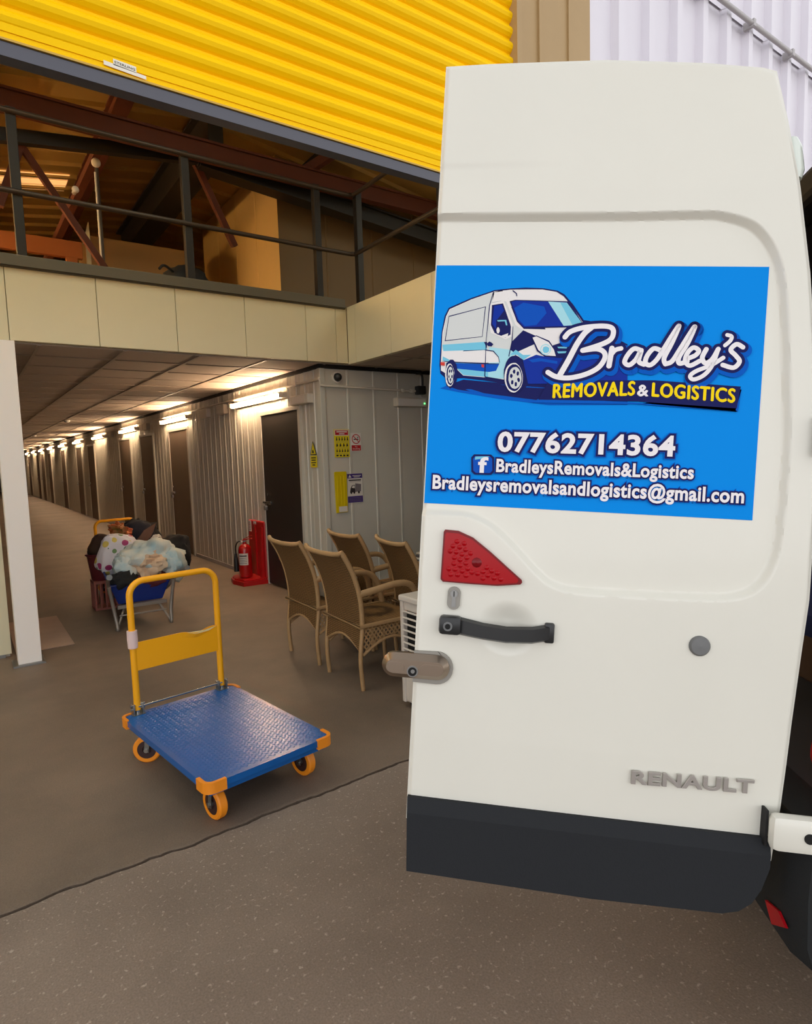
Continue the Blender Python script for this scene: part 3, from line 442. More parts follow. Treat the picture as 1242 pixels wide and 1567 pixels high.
mb = MB(); mb.box((1.25, 7.3, 2.925), (2.3, 7.9, 3.86), 'cardboard', .01); mb.box((1.25, 7.29, 3.2), (2.3, 7.3, 3.22), 'timber'); tag(mb.build('crate'), 'long tan crate standing on the mezzanine in front of the tan cabin', 'crate')
mb = MB(); mb.box((-2.4, 7.0, 3.52), (1.15, 7.06, 3.68), 'timber', .004); mb.box((-2.3, 7.0, 2.925), (-2.2, 7.06, 3.52), 'timber'); mb.box((1.0, 7.0, 2.925), (1.1, 7.06, 3.52), 'timber'); tag(mb.build('timber_barrier'), 'orange-brown timber barrier board behind the mezzanine rail', 'barrier')
mb = MB(); mb.prism([(1.17, 3.7), (1.24, 3.93), (1.245, 3.72)], lambda x, y, d: (x, 7.1+d, y), .03, 'panel_cream'); mb.box((1.2, 7.1, 2.925), (1.24, 7.13, 3.72), 'panel_cream'); tag(mb.build('panel_offcut'), 'pale pointed panel offcut propped against the end of the tan crate', 'panel')
bl = thing('fill_lamp', 'warm batten lamp added out of view to brighten the mezzanine', 'lamp', (-1.7, 6.4, 3.35))  # unseen lamp added to brighten the upper level
mb = MB(); mb.box((-.05, -.6, .03), (.05, .6, .08), 'fitting', .005); mb.tube([(0, -.4, .08), (0, -.4, .85)], .006, 'zinc', 6); mb.tube([(0, .4, .08), (0, .4, .85)], .006, 'zinc', 6); mb.build('lamp_body', bl)
mb = MB(); mb.tube([(0, -.58, .012), (0, .58, .012)], .02, 'fill_lamp_glow', 12); mb.build('lamp_tube', bl)

# ============================================================ LIGHTS, BOXES AND SIGNS ON THE WALLS
ordw = ['first', 'second', 'third', 'fourth', 'fifth', 'sixth', 'seventh', 'eighth', 'ninth', 'tenth']
proto = None
for k in range(10):
    y0 = 6.22+3.42*k
    lab = 'glowing fluorescent tube light on the ribbed wall, %s down the corridor' % ordw[k] if k else 'glowing fluorescent tube light above the nearest black door'
    if proto is None:
        proto = thing('strip_light', lab, 'strip light', (WX-.05, y0, 2.165), 0, 'corridor strip lights')
        mb = MB(); mb.box((.0, 0, -.03), (.045, 1.52, .03), 'fitting', .004); mb.build('lamp_body', proto)
        mb = MB(); mb.tube([(-.02, .03, 0), (-.02, 1.49, 0)], .024, 'tube', 12); mb.build('lamp_tube', proto)
        for yy in (0, 1.49): mb = MB(); mb.box((-.05, yy, -.03), (.0, yy+.03, .03), 'fitting', .006); mb.build('end_cap', proto)
    else: dup(proto, (WX-.05, y0, 2.165), 0, lab)
def wallbox(name, label, cat, lo, hi, m='fitting', bev=.008, extra=None):
    mb = MB(); mb.box(lo, hi, m, bev)
    if extra: extra(mb)
    return tag(mb.build(name), label, cat)
wallbox('emergency_light', 'white emergency light box on the wall right of the nearest strip light', 'emergency light', (WX-.075, 5.62, 2.03), (WX-.002, 6.02, 2.125), extra=lambda mb: mb.box((WX-.078, 5.68, 2.045), (WX-.074, 5.96, 2.11), 'sign_white'))
em = thing('emergency_light', 'grey emergency light box with a green indicator on the wall over the wicker chairs', 'emergency light', (3.97, LY-.002, 2.04))
mb = MB(); mb.box((-.2, -.075, -.045), (.2, 0, .05), 'fitting', .012); mb.build('lamp_body', em); mb = MB(); mb.box((-.18, -.08, -.04), (.18, -.074, .035), 'sign_white', .002); mb.build('diffuser', em)
mb = MB(); mb.cyl((.16, -.08, -.01), .007, .006, 'led', (0, -1, 0), 12); mb.build('indicator', em)
for k, (y, t) in enumerate(((8.05, 'between the first and second strip lights'), (8.75, 'just before the second strip light'), (12.2, 'between the second and third strip lights'), (15.6, 'between the third and fourth strip lights'))):
    wallbox('junction_box', 'small white box on the corridor conduit ' + t, 'junction box', (WX-.07, y, 2.1), (WX-.002, y+.28, 2.22))
mb = MB(); mb.tube([(WX-.027, 42, 2.245), (WX-.027, LY-.02, 2.245)], .013, 'fitting', 8); mb.tube([(WX-.027, LY-.03, 2.245), (WX-.02, LY-.03, 2.185), (4.05, LY-.03, 2.165)], .012, 'fitting', 8)
for p in ((WX-.025, 5.95, 2.245), (3.88, LY-.028, 2.165), (4.0, LY-.028, 2.165)): mb.box([v-.02 for v in p], [v+.02 for v in p], 'fitting', .006)
tag(mb.build('conduit_pipe'), 'thin white conduit pipe turning the corner of the white panel wall', 'conduit')
dc = thing('dome_camera', 'small black dome camera high on the corner of the white wall', 'camera', (3.10, LY, 2.27))
mb = MB(); mb.cyl((0, 0, 0), .055, .02, 'sign_white', (0, -1, 0)); mb.build('base', dc)
mb = MB(); mb.lathe([(.042, .02), (.042, .03), (.036, .05), (.022, .064), (0, .07)], 'black_plastic', ax=(0, -1, 0)); mb.build('dome', dc)
mb = MB(); mb.tube(smooth_path([(4.06, LY-.04, 2.352), (4.12, LY-.05, 2.345), (4.135, LY-.05, 2.28), (4.13, LY-.05, 2.18)]), .012, 'black_plastic', 8); mb.box((4.06, LY-.08, 2.13), (4.16, LY-.002, 2.22), 'black_plastic', .008)
tag(mb.build('cable_box'), 'black cable drop with a small black box above the grey emergency light', 'cable')
for y, t in ((14.12, 'nearer one over the corridor'), (20.9, 'farther one down the corridor')):
    mb = MB(); mb.lathe([(.055, 0), (.055, -.015), (.05, -.03), (.03, -.045), (0, -.048)], 'sign_white', (1.8, y, ZC-.001)); tag(mb.build('smoke_detector'), 'round white smoke detector on the tiled ceiling, ' + t, 'smoke detector', 'ceiling smoke detectors')

sl = lambda x, y, d: (x, LY-.0075-d, y)
def sign(name, label): return tag(MBS.build(name), label, 'sign')
MBS = mb = MB(); mb.box((3.042, LY-.008, 1.48), (3.215, LY-.004, 1.76), 'sign_yellow'); rc = lambda a, b, c, e, m, d=.0006: mb.prism([(a, b), (c, b), (c, e), (a, e)], sl, d, m)
rc(3.048, 1.695, 3.21, 1.755, 'sign_white'); rc(3.055, 1.702, 3.203, 1.748, 'sign_red', .0012); rc(3.07, 1.728, 3.19, 1.74, 'sign_white', .0018); rc(3.10, 1.709, 3.16, 1.719, 'sign_white', .0018)
random.seed(3)
for r, (z0, z1, n_) in enumerate(((1.645, 1.685, 5), (1.585, 1.622, 4), (1.53, 1.565, 5), (1.49, 1.505, 4))):
    for k in range(n_):
        xx = 3.056+k*.155/n_+.004; ww = .155/n_*.62
        if r < 3: mb.prism([(xx, z0), (xx+ww, z0+.004), (xx+ww*.8, z0+.018), (xx+ww*.7, z1-.008), (xx+ww*.5, z1), (xx+ww*.25, z1-.01), (xx+ww*.2, z0+.016)], sl, .001, 'ink')
        else: rc(xx, z0, xx+ww, z1, 'ink', .001)
    if r < 3: rc(3.055, z0-.014, 3.2, z0-.011, 'sign_grey', .001)
sign('safety_sign', 'yellow site safety sign with red heading on the white wall')
MBS = mb = MB(); mb.box((3.236, LY-.008, 1.538), (3.353, LY-.004, 1.722), 'sign_white'); rc = lambda a, b, c, e, m, d=.0006: mb.prism([(a, b), (c, b), (c, e), (a, e)], sl, d, m)
rc(3.24, 1.542, 3.349, 1.598, 'sign_red'); put_text(mb, 'No', 'sign_white', lambda x, y, d: (x, LY-.0086, y), 3.28, 3.308, 1.577, .012); put_text(mb, 'Smoking', 'sign_white', lambda x, y, d: (x, LY-.0086, y), 3.252, 3.337, 1.555, .014)
cxs, czs = 3.2945, 1.66
ring = [(cxs+.05*math.cos(t*PI/16), czs+.05*math.sin(t*PI/16)) for t in range(32)]; inn = [(cxs+.041*math.cos(t*PI/16), czs+.041*math.sin(t*PI/16)) for t in range(32)]
mb.add([sl(*p, .001) for p in ring+inn], [(t, (t+1) % 32, 32+(t+1) % 32, 32+t) for t in range(32)], 'sign_red')
mb.prism([(cxs-.033, czs+.027), (cxs-.027, czs+.033), (cxs+.033, czs-.027), (cxs+.027, czs-.033)], sl, .0014, 'sign_red'); rc(cxs-.028, czs-.008, cxs+.03, czs+.002, 'ink', .001); mb.prism([(cxs+.02, czs+.006), (cxs+.03, czs+.018), (cxs+.022, czs+.026), (cxs+.014, czs+.014)], sl, .001, 'ink')
sign('no_smoking_sign', 'white and red no smoking sign beside the yellow safety sign')
MBS = mb = MB()
mb.prism([(3.022, 1.331), (3.04, 1.337), (3.15, 1.337), (3.16, 1.331), (3.16, .925), (3.03, .922)], lambda x, y, d: (x, LY-.007-d, y), .012, 'sign_holder'); 
for xx in (3.05, 3.09, 3.125): mb.box((xx, LY-.022, .99), (xx+.012, LY-.018, 1.29), 'sign_holder', .003)
mb.box((3.06, LY-.021, .93), (3.155, LY-.0185, .985), 'sign_white'); sign('document_holder', 'tall yellow plastic holder on the white wall under the safety sign')
MBS = mb = MB(); mb.box((3.172, LY-.008, 1.013), (3.353, LY-.004, 1.311), 'sign_white'); rc = lambda a, b, c, e, m, d=.0006: mb.prism([(a, b), (c, b), (c, e), (a, e)], sl, d, m)
rc(3.174, 1.262, 3.351, 1.309, 'sign_purple'); mb.prism([(3.186, 1.27), (3.222, 1.27), (3.204, 1.3)], sl, .0014, 'sign_white'); rc(3.235, 1.285, 3.335, 1.292, 'sign_white', .0014); rc(3.25, 1.272, 3.32, 1.278, 'sign_white', .0014)
rc(3.19, 1.236, 3.335, 1.249, 'ink'); rc(3.2, 1.225, 3.33, 1.228, 'sign_grey'); rc(3.174, 1.015, 3.351, 1.08, 'sign_purple'); 
for zz in (1.06, 1.045, 1.03): rc(3.19, zz, 3.335, zz+.004, 'sign_grey', .0014)
mb.prism([(3.235, 1.12), (3.33, 1.125), (3.335, 1.2), (3.265, 1.21), (3.262, 1.13)], sl, .001, 'sign_grey'); mb.prism([(3.2, 1.118), (3.208, 1.16), (3.225, 1.19), (3.26, 1.195), (3.262, 1.12)], sl, .0014, 'ink'); mb.prism([(3.222, 1.165), (3.23, 1.185), (3.256, 1.188), (3.256, 1.16)], sl, .002, 'sign_white')
for xx in (3.215, 3.25, 3.305): mb.prism([(xx+.011*math.cos(t*PI/6), 1.117+.014*math.sin(t*PI/6)) for t in range(12)], sl, .002, 'ink')
sign('vehicle_sign', 'white sign with purple bands and a lorry picture on the white wall')
MBS = mb = MB(); s2 = lambda y, z, d: (WX-.0155-d, y, z)
mb.prism([(5.582, 1.385), (5.722, 1.385), (5.722, 1.505), (5.582, 1.505)], s2, .003, 'sign_yellow'); mb.prism([(5.58, 1.51), (5.722, 1.51), (5.655, 1.655)], s2, .003, 'ink'); mb.prism([(5.596, 1.519), (5.706, 1.519), (5.655, 1.632)], s2, .004, 'sign_yellow')
mb.prism([(5.64, 1.53), (5.672, 1.53), (5.668, 1.555), (5.655, 1.565), (5.642, 1.552)], s2, .005, 'ink')
for zz, a in ((1.482, .05), (1.458, .045), (1.434, .05), (1.41, .03)): mb.prism([(5.652-a, zz-.005), (5.652+a, zz-.005), (5.652+a, zz+.006), (5.652-a, zz+.006)], s2, .004, 'ink')
sign('warning_sign', 'yellow warning triangle sign on the narrow white panel beside the nearest black door')
# ============================================================ THE VAN (local frame: X = forward along the open door, Y = away from the door's outer face, Z = up)
U = Vector((.728, -.682, -.074)).normalized(); V = Vector((-.107, -.003, -.994)); V = (V-U*U.dot(V)).normalized(); NN = U.cross(V)
VO = Vector((.885, 1.103, 1.901))+V*1.9
VM = Matrix(((U.x, NN.x, -V.x, VO.x), (U.y, NN.y, -V.y, VO.y), (U.z, NN.z, -V.z, VO.z), (0, 0, 0, 1)))
van = thing('van', 'white panel van with its rear door swung open beside the shutter', 'van', matrix=VM)
vf = lambda off: (lambda a, b, d: (a, -off-d, 1.9-b))             # plane of the door's outer face, b measured downward
mb = MB()
mb.box((.955, -.06, .72), (3.5, -.02, 2.2), 'van_white', .012); mb.bar((.955, -.03, 2.19), (3.5, -.03, 2.19), .05, .05, 'van_white'); mb.box((.97, .0, 2.30), (3.5, 1.6, 2.335), 'van_white', .01)
mb.prism([(-.06, 2.18), (-.05, 2.26), (.02, 2.335), (.1, 2.335), (.1, 2.3), (.03, 2.29), (-.01, 2.2)], lambda x, y, d: (.97+d, x, y), 2.5, 'van_white')
mb.box((.955, 1.6, .72), (3.5, 1.65, 2.3), 'van_white', .012)
mb.box((.955, -.025, .72), (1.03, .03, 2.25), 'van_inside', .01); mb.box((.955, 1.56, .72), (1.03, 1.61, 2.28), 'van_inside')
mb.box((.95, .0, 2.235), (1.05, 1.6, 2.325), 'rubber', .02)
mb.box((1.0, -.018, .72), (3.45, .0, 2.28), 'van_inside'); mb.box((1.0, 1.59, .72), (3.45, 1.6, 2.28), 'van_inside'); mb.box((1.0, 0, 2.27), (3.45, 1.6, 2.298), 'van_inside'); mb.box((.96, -.02, .69), (3.5, 1.62, .725), 'van_inside'); mb.box((3.4, 0, .7), (3.5, 1.6, 2.3), 'van_inside')
mb.build('body', van)
mb = MB()
prof = [(.17, .735), (.155, .69), (.14, .56), (.16, .47), (.20, .452)]
bpt = [(.82, .735), (.815, .60), (.82, .50), (.835, .456), (.90, .45)]
secs = [(1.66, 0), (.02, 0), (-.035, .02), (-.062, .10), (-.064, .35)]
vs_ = []
for nn, da in secs: vs_ += [(a+da, nn, z) for a, z in bpt]
k_ = len(bpt); mb.add(vs_, [(i*k_+j, i*k_+j+1, (i+1)*k_+j+1, (i+1)*k_+j) for i in range(len(secs)-1) for j in range(k_-1)], 'bumper_black', True)
mb.box((.84, .0, .50), (.96, 1.6, .735), 'bumper_black', .01); mb.box((.86, -.055, .5), (1.2, .02, .72), 'bumper_black', .01); bumper = mb.build('rear_bumper', van, fix=True)
mb = MB(); mb.prism([(.092, .518), (.031, .533), (-.004, .52), (.055, .488)], lambda x, y, d: (.8165-d, x, y), .006, 'reflector_red'); mb.build('reflector', bumper)
mb = MB(); mb.lathe([(0, 0), (.17, 0), (.18, .02), (.2, .02), (.31, .01), (.33, .03), (.33, .19), (.31, .21), (0, .21)], 'rubber', (1.85, -.03, .42), (0, 1, 0), 36); mb.lathe([(0, -.005), (.165, -.005), (.175, .01), (.18, .03)], 'zinc', (1.85, -.032, .42), (0, 1, 0), 24); mb.build('wheel', van)
mb = MB(); mb.box((1.0, .02, .42), (3.4, 1.58, .69), 'black_matt'); mb.build('underbody', van)
mb = MB(); mb.lathe([(.0, .0), (.018, .004), (.024, .02), (.024, .07), (.018, .09), (0, .095)], 'marker_lens', (.742, .035, 2.082), (-.12, .05, 1), 16); mb.build('marker_lamp', van)

# rear door skin: a relief of the outer face
PANEL = smooth_path([(-.03, -.103, 0), (.2, -.102, 0), (.40, -.102, 0), (.55, -.104, 0), (.60, -.101, 0), (.662, -.079, 0), (.703, -.027, 0), (.726, .05, 0), (.743, .208, 0), (.755, .38, 0), (.752, .533, 0), (.745, .605, 0), (.722, .66, 0), (.68, .69, 0), (.60, .700, 0), (.371, .704, 0), (.30, .695, 0), (.262, .670, 0), (.227, .636, 0), (.19, .60, 0), (.153, .571, 0), (.115, .555, 0), (.08, .550, 0), (-.03, .553, 0)], 8)
PP = np.array([(p.x, p.y) for p in PANEL])
def sdist(x, y):
    d = np.full(x.shape, 9.0); ins = np.zeros(x.shape, bool)
    for (x0, y0), (x1, y1) in zip(PP, np.roll(PP, -1, 0)):
        ex, ey = x1-x0, y1-y0; t = np.clip(((x-x0)*ex+(y-y0)*ey)/(ex*ex+ey*ey+1e-12), 0, 1)
        if not (x0 < -.02 and x1 < -.02): d = np.minimum(d, np.hypot(x-x0-t*ex, y-y0-t*ey))
        c = (y0 > y) != (y1 > y)
        with np.errstate(divide='ignore', invalid='ignore'): ins ^= c & (x < (x1-x0)*(y-y0)/(y1-y0+1e-15)+x0)
    return np.where(ins, d, -d)
def ss(t): t = np.clip(t, 0, 1); return t*t*(3-2*t)
HB = np.array([-.46, -.408, -.3, -.172, .014, .25, .45, .69, .80, .95, 1.134, 1.20, 1.26]); HA = np.array([.672, .691, .718, .745, .777, .806, .818, .819, .811, .801, .791, .785, .78])
def aright(b): return np.interp(b, HB, HA)
def btop(a): return np.interp(a, [0, .1, .35, .55, .66, .70], [-.441, -.443, -.442, -.428, -.414, -.40])
def relief(a, b):
    h = -.015*np.clip(sdist(a, b)/.013+.5, 0, 1)                                     # recessed window blank behind a stepped groove
    h = h-.012*ss((b+.235)/-.012*-1)*0
    h = h-.0035*ss((b+.222)/.016)*ss((.36-a)/.3)*ss((-.118-b)/.06)                          # fading crease
    h = h-.055*np.maximum(0, -.16-b)-.02*np.maximum(0, b-1.05)            # upper panel leans in, foot tucks under
    r = np.hypot((a-.204)/.062, (b-.797)/.056); h = h-.020*ss(1.12-r)*1.0   # cup behind the handle
    r = np.maximum(np.abs(a-.30)-.012, 0); h = h+0*r
    ed = np.minimum(np.minimum(a, aright(b)-a), b-btop(a)); h = h-.006*(1-ss(ed/.010))
    h = h-.05*(a-.4)**2*.25
    return h
nu, nv = 270, 560
sa, sb = np.meshgrid(np.linspace(0, 1, nu+1), np.linspace(0, 1, nv+1))
b0 = -.43+(1.25+.43)*sb; aa = sa*aright(b0); bb = btop(aa)+(1.25-btop(aa))*sb; aa = sa*aright(bb)
hh = relief(aa, bb)
mb = MB(); vs_ = np.stack([aa, -hh, 1.9-bb], -1).reshape(-1, 3).tolist()
mb.add(vs_, [(j*(nu+1)+i, j*(nu+1)+i+1, (j+1)*(nu+1)+i+1, (j+1)*(nu+1)+i) for j in range(nv) for i in range(nu)], 'van_white', True)
outl = [(0, -.439), (.1, -.441), (.35, -.44), (.55, -.426), (.66, -.412), (.688, -.40), (.718, -.3), (.745, -.172), (.777, .014), (.806, .25), (.818, .45), (.819, .69), (.811, .80), (.801, .95), (.791, 1.134), (.782, 1.19), (.776, 1.25), (.762, 1.30), (.744, 1.335), (.715, 1.358), (.679, 1.366), (.409, 1.371), (.006, 1.362)]
def topy(a, b): return .055*max(0, -.16-b)
mb.prism([(a, b) for a, b in outl], lambda a, b, d: (a, .019+topy(a, b)+d, 1.9-b), .035, 'van_white')
door = mb.build('rear_door', van, fix=True)
mb = MB()   # dark lower moulding
tr = [(0.002, 1.192), (.3, 1.193), (.768, 1.194), (.772, 1.25), (.757, 1.298), (.739, 1.331), (.712, 1.352), (.679, 1.361), (.409, 1.367), (.008, 1.357)]
n_ = len(tr); mb.prism(tr, vf(-.006), .012, 'trim_black')
t2 = [(0.004, 1.222), (.3, 1.223), (.766, 1.224), (.766, 1.25), (.752, 1.297), (.735, 1.328), (.71, 1.348), (.678, 1.357), (.409, 1.362), (.010, 1.353)]
mb.add([vf(.006)(a, b, 0) for a, b in tr]+[vf(.019)(a, b, 0) for a, b in t2], [(i, (i+1) % n_, n_+(i+1) % n_, n_+i) for i in range(n_)]+[tuple(range(n_, 2*n_))], 'trim_black'); mb.build('lower_moulding', door)
mb = MB()   # corner tail lamp
tl = [(.055, .587), (.084, .588), (.117, .601), (.158, .631), (.196, .662), (.227, .687), (.2285, .692), (.225, .697), (.175, .7035), (.117, .7035), (.056, .7025), (.0505, .697), (.052, .592)]
mb.prism(tl, vf(-.003), .012, 'lens_dark'); cx_, cy_ = .105, .66
t3 = [(cx_+(a-cx_)*.93, cy_+(b-cy_)*.92) for a, b in tl]; mb.prism(t3, vf(.009), .003, 'lens_red', True)
for ring_, rr, cnt in ((0, .018, 1), (1, .024, 12), (2, .037, 18), (3, .05, 24), (4, .063, 30)):
    for k in range(cnt):
        t = k*2*PI/max(cnt, 1)+ring_*.4; a = .128+rr*math.cos(t)*(ring_ > 0); b = .655+rr*math.sin(t)*(ring_ > 0)
        if .066 < a < .2 and .60 < b < .69 and b > .60+(a-.08)*.75: mb.lathe([(.0115 if ring_ == 0 else .006, 0), (.009 if ring_ == 0 else .004, .002), (0, .0028)], 'lens_dark' if ring_ == 0 else 'lens_red', vf(.0118)(a, b, 0), (0, -1, 0), 10)
tl_o = mb.build('tail_lamp', door); tl_o['label'] = 'red wedge-shaped tail lamp'
mb = MB(); st_ = lambda cx, cy, rx, ry, hw: [(cx+rx*math.cos(t*PI/10)+0, cy+(hw if math.sin(t*PI/10) > 0 else -hw)+ry*math.sin(t*PI/10)) for t in range(20)]
mb.prism(st_(.082, .738, .0145, .0145, .011), vf(-.004), .009, 'lock_plate'); mb.cyl(vf(.005)(.082, .728, 0), .0085, .003, 'zinc', (0, -1, 0)); mb.prism([(.079, .728), (.085, .728), (.087, .757), (.077, .757)], vf(.005), .0015, 'zinc'); mb.prism([(.081, .722), (.083, .722), (.083, .734), (.081, .734)], vf(.008), .0008, 'dark_hole'); mb.build('lock_cylinder', door)
mb = MB()   # handle
mb.box((.053, -.026, 1.9-.817), (.102, .006, 1.9-.776), 'black_plastic', .008); mb.cyl(vf(.026)(.073, .797, 0), .010, .003, 'grey_plastic', (0, -1, 0)); mb.cyl(vf(.029)(.073, .797, 0), .006, .002, 'dark_hole', (0, -1, 0), 12)
gp = [(.098, .779, .014), (.15, .786, .026), (.2, .789, .031), (.255, .786, .028), (.288, .781, .016), (.301, .781, .004)]; gq = [(.098, .819), (.15, .823), (.2, .8255), (.255, .823), (.288, .8185), (.301, .817)]
vs_ = []
for (a, b1, y), (a2, b2) in zip(gp, gq):
    for b_, yy in ((b1, y-.014), (b1+.004, y), (b2-.006, y), (b2, y-.014)): vs_.append((a, -yy, 1.9-b_))
mb.add(vs_, [(i*4+j, i*4+(j+1) % 4, (i+1)*4+(j+1) % 4, (i+1)*4+j) for i in range(len(gp)-1) for j in range(4)]+[(3, 2, 1, 0), tuple(len(vs_)-4+j for j in range(4))], 'black_plastic', True)
mb.box((.282, -.012, 1.9-.8205), (.303, .006, 1.9-.777), 'black_plastic', .004); mb.build('door_handle', door)
mb = MB()   # slam lock over the door edge
def stad(x0, x1, cy, r, n=12): return [(x1-r+r*math.cos(t), cy+r*math.sin(t)) for t in [(-.5+k/n)*PI for k in range(n+1)]]+[(x0+r+r*math.cos(t), cy+r*math.sin(t)) for t in [(.5+k/n)*PI for k in range(n+1)]]
mb.prism([(0.0, .862), (.055, .860)]+[(.053+.036*math.cos(t), .8965+.0365*math.sin(t)) for t in [(-.5+k/12)*PI for k in range(13)]]+[(.0, .932)], vf(-.004), .009, 'lock_plate')
o1 = stad(-.070, .081, .894, .0275); o2 = stad(-.058, .069, .894, .0155); n_ = len(o1)
mb.prism(o1, vf(-.002), .014, 'lock_metal'); mb.add([vf(.012)(a, b, 0) for a, b in o1]+[vf(.027)(a, b, 0) for a, b in o2], [(i, (i+1) % n_, n_+(i+1) % n_, n_+i) for i in range(n_)], 'lock_metal', True)
mb.add([vf(.027)(a, b, 0) for a, b in o2], [tuple(range(n_))], 'lock_metal')
for x0, x1 in ((-.058, -.018), (.018, .068)): mb.prism(stad(x0, x1, .896, .0115), vf(.0265), .0025, 'lock_metal', False)
mb.cyl(vf(.02)(.001, .902, 0), .0125, .010, 'zinc', (0, -1, 0)); mb.cyl(vf(.030)(.001, .902, 0), .0095, .002, 'dark_hole', (0, -1, 0)); mb.cyl(vf(.032)(.002, .901, 0), .0045, .001, 'zinc', (0, -1, 0), 12); o_ = mb.build('slam_lock', door); o_['label'] = 'brushed bronze slam lock over the door edge'
mb = MB(); mb.lathe([(.0215, -.004), (.0215, .003), (.018, .007), (0, .0085)], 'grey_plastic', vf(0)(.605, .802, 0), (0, -1, 0), 28); mb.build('door_buffer', door)
mb = MB()   # maker's badge
cu_ = text_mesh
def put_badge(body, x0, x1, y0, h, y1):
    cu = bpy.data.curves.new('lettering', 'FONT'); cu.body = body; cu.size = 1; cu.extrude = .055; cu.bevel_depth = .018; cu.bevel_resolution = 1; cu.offset = .02; cu.space_character = 1.08
    o = bpy.data.objects.new('lettering', cu); COL.objects.link(o); dg = bpy.context.evaluated_depsgraph_get(); dg.update(); ev = o.evaluated_get(dg); me = ev.to_mesh()
    vs = [v.co.copy() for v in me.vertices]; fs = [tuple(p.vertices) for p in me.polygons]; ev.to_mesh_clear(); bpy.data.objects.remove(o); bpy.data.curves.remove(cu)
    a = min(v.x for v in vs); b = max(v.x for v in vs); k = (x1-x0)/(b-a)
    mb.add([(x0+(v.x-a)*k, -(.002+(v.z+.07)*.035), 1.9-(y0+(y1-y0)*(v.x-a)/(b-a))+v.y*h/.682) for v in vs], fs, 'badge_chrome')
put_badge('RENAULT', .482, .730, 1.108, .026, 1.102); mb.build('name_badge', door)
mb = MB()   # hinges
mb.box((.754, -.046, 1.9-1.204), (.97, -.012, 1.9-1.128), 'van_white', .015); mb.cyl((.824, -.0465, 1.9-1.166), .0105, .002, 'dark_hole', (0, -1, 0)); mb.box((.751, -.020, 1.9-1.203), (.756, .004, 1.9-1.129), 'rubber'); mb.box((.852, -.0475, 1.9-1.182), (.87, -.045, 1.9-1.146), 'sign_grey', .001); mb.build('hinge', door)
mb = MB(); mb.box((.803, -.022, 1.9-.392), (.97, -.008, 1.9-.309), 'black_plastic', .004); mb.build('hinge', door)
# vinyl sign stuck on the door
PANEL_H = -.015
def dq(off): return lambda a, b, d: (a, -(PANEL_H-.0125*(a-.4)**2+off+d), 1.9-b)
mb = MB()
mb.grid(lambda s, t: dq(.001)(.003+.697*s, .531*t, 0), 24, 6, 'vinyl_decal')
lay = .0016
for m_, pts in DECAL_POLYS:
    lay += .00003; pts = [(max(3, min(697, a)), b) for a, b in pts]; mb.add([dq(lay)(a/1000, b/1000, 0) for a, b in pts], [tuple(range(len(pts)))], 'vinyl_'+m_)
def stroke(pts, wd, m, off, grow, dx=0, dy=0):
    P_ = smooth_path([(a/1000+dx, b/1000+dy, 0) for a, b in pts], 8); r = wd/3.45*.00136/2+grow; f_ = dq(off); n = len(P_); k = n-1
    L_, R_ = [], []
    for i, p in enumerate(P_):
        t = (P_[min(i+1, k)]-P_[max(i-1, 0)]).normalized(); q = Vector((-t.y, t.x, 0)); L_.append(p+q*r); R_.append(p-q*r)
    mb.add([f_(v.x, v.y, 0) for v in L_+R_], [(i, i+1, n+i+1, n+i) for i in range(k)], m)
    for i in range(1, k):
        t0 = P_[i]-P_[i-1]; t1 = P_[i+1]-P_[i]
        if t0.normalized().dot(t1.normalized()) < .92: mb.add([dq(off+.000004)(P_[i].x+r*math.cos(j*PI/8), P_[i].y+r*math.sin(j*PI/8), 0) for j in range(16)], [tuple(range(16))], m)
    for p, t in ((P_[0], P_[0]-P_[1]), (P_[-1], P_[-1]-P_[-2])):
        th = math.atan2(t.y, t.x); mb.add([f_(p.x+r*math.cos(th+(j/12-.5)*PI), p.y+r*math.sin(th+(j/12-.5)*PI), 0) for j in range(13)], [tuple(range(13))], m)
lay = .0042
for i, (s_, w_) in enumerate(DECAL_STROKES):
    stroke(s_, w_, 'vinyl_shadow', lay+i*.00001, .010, .004, .006); stroke(s_, w_, 'vinyl_navy', lay+.0002+i*.00001, .0065); stroke(s_, w_, 'vinyl_lwhite', lay+.0004+i*.00001, 0)
for body, (p0, p1, p2), m_ in DECAL_TEXT:
    h_ = abs(p0[1]-p2[1])/1000; f_ = lambda x, y, d: dq(lay+.0008+d)(x, -y, 0)
    if body == 'f': put_text(mb, body, 'vinyl_'+m_, f_, p0[0]/1000, p1[0]/1000, -p0[1]/1000, h_, .03)
    elif m_ == 'yellow' or body == '&': put_text(mb, body, 'vinyl_'+m_, f_, p0[0]/1000, p1[0]/1000, -p0[1]/1000, h_, 0, -p1[1]/1000, 1.1)
    for q in (()if m_ != 'yellow' and body != '&' else ((-.0014, 0), (.0014, 0), (0, .0012), (0, -.0010))): put_text(mb, body, 'vinyl_'+m_, lambda x, y, d, q=q: dq(lay+.0008+.00001*(1+(q[0] > 0)+3*(q[1] > 0)))(x+q[0], -y-q[1], 0), p0[0]/1000, p1[0]/1000, -p0[1]/1000, h_, 0, -p1[1]/1000, 1.1)
    if body not in ('f', '&') and m_ != 'yellow': put_text(mb, body, 'vinyl_'+m_, f_, p0[0]/1000, p1[0]/1000, -p0[1]/1000, h_, .035 if body[0] == '0' else .03, -p1[1]/1000, 1.06, [(.14, 'vinyl_shadow', -.0004), (.11, 'vinyl_navy', -.0002)])
o_ = mb.build('vinyl_sign', door, fix=False); o_['label'] = 'blue vinyl advertising sign with a cartoon van and lettering'

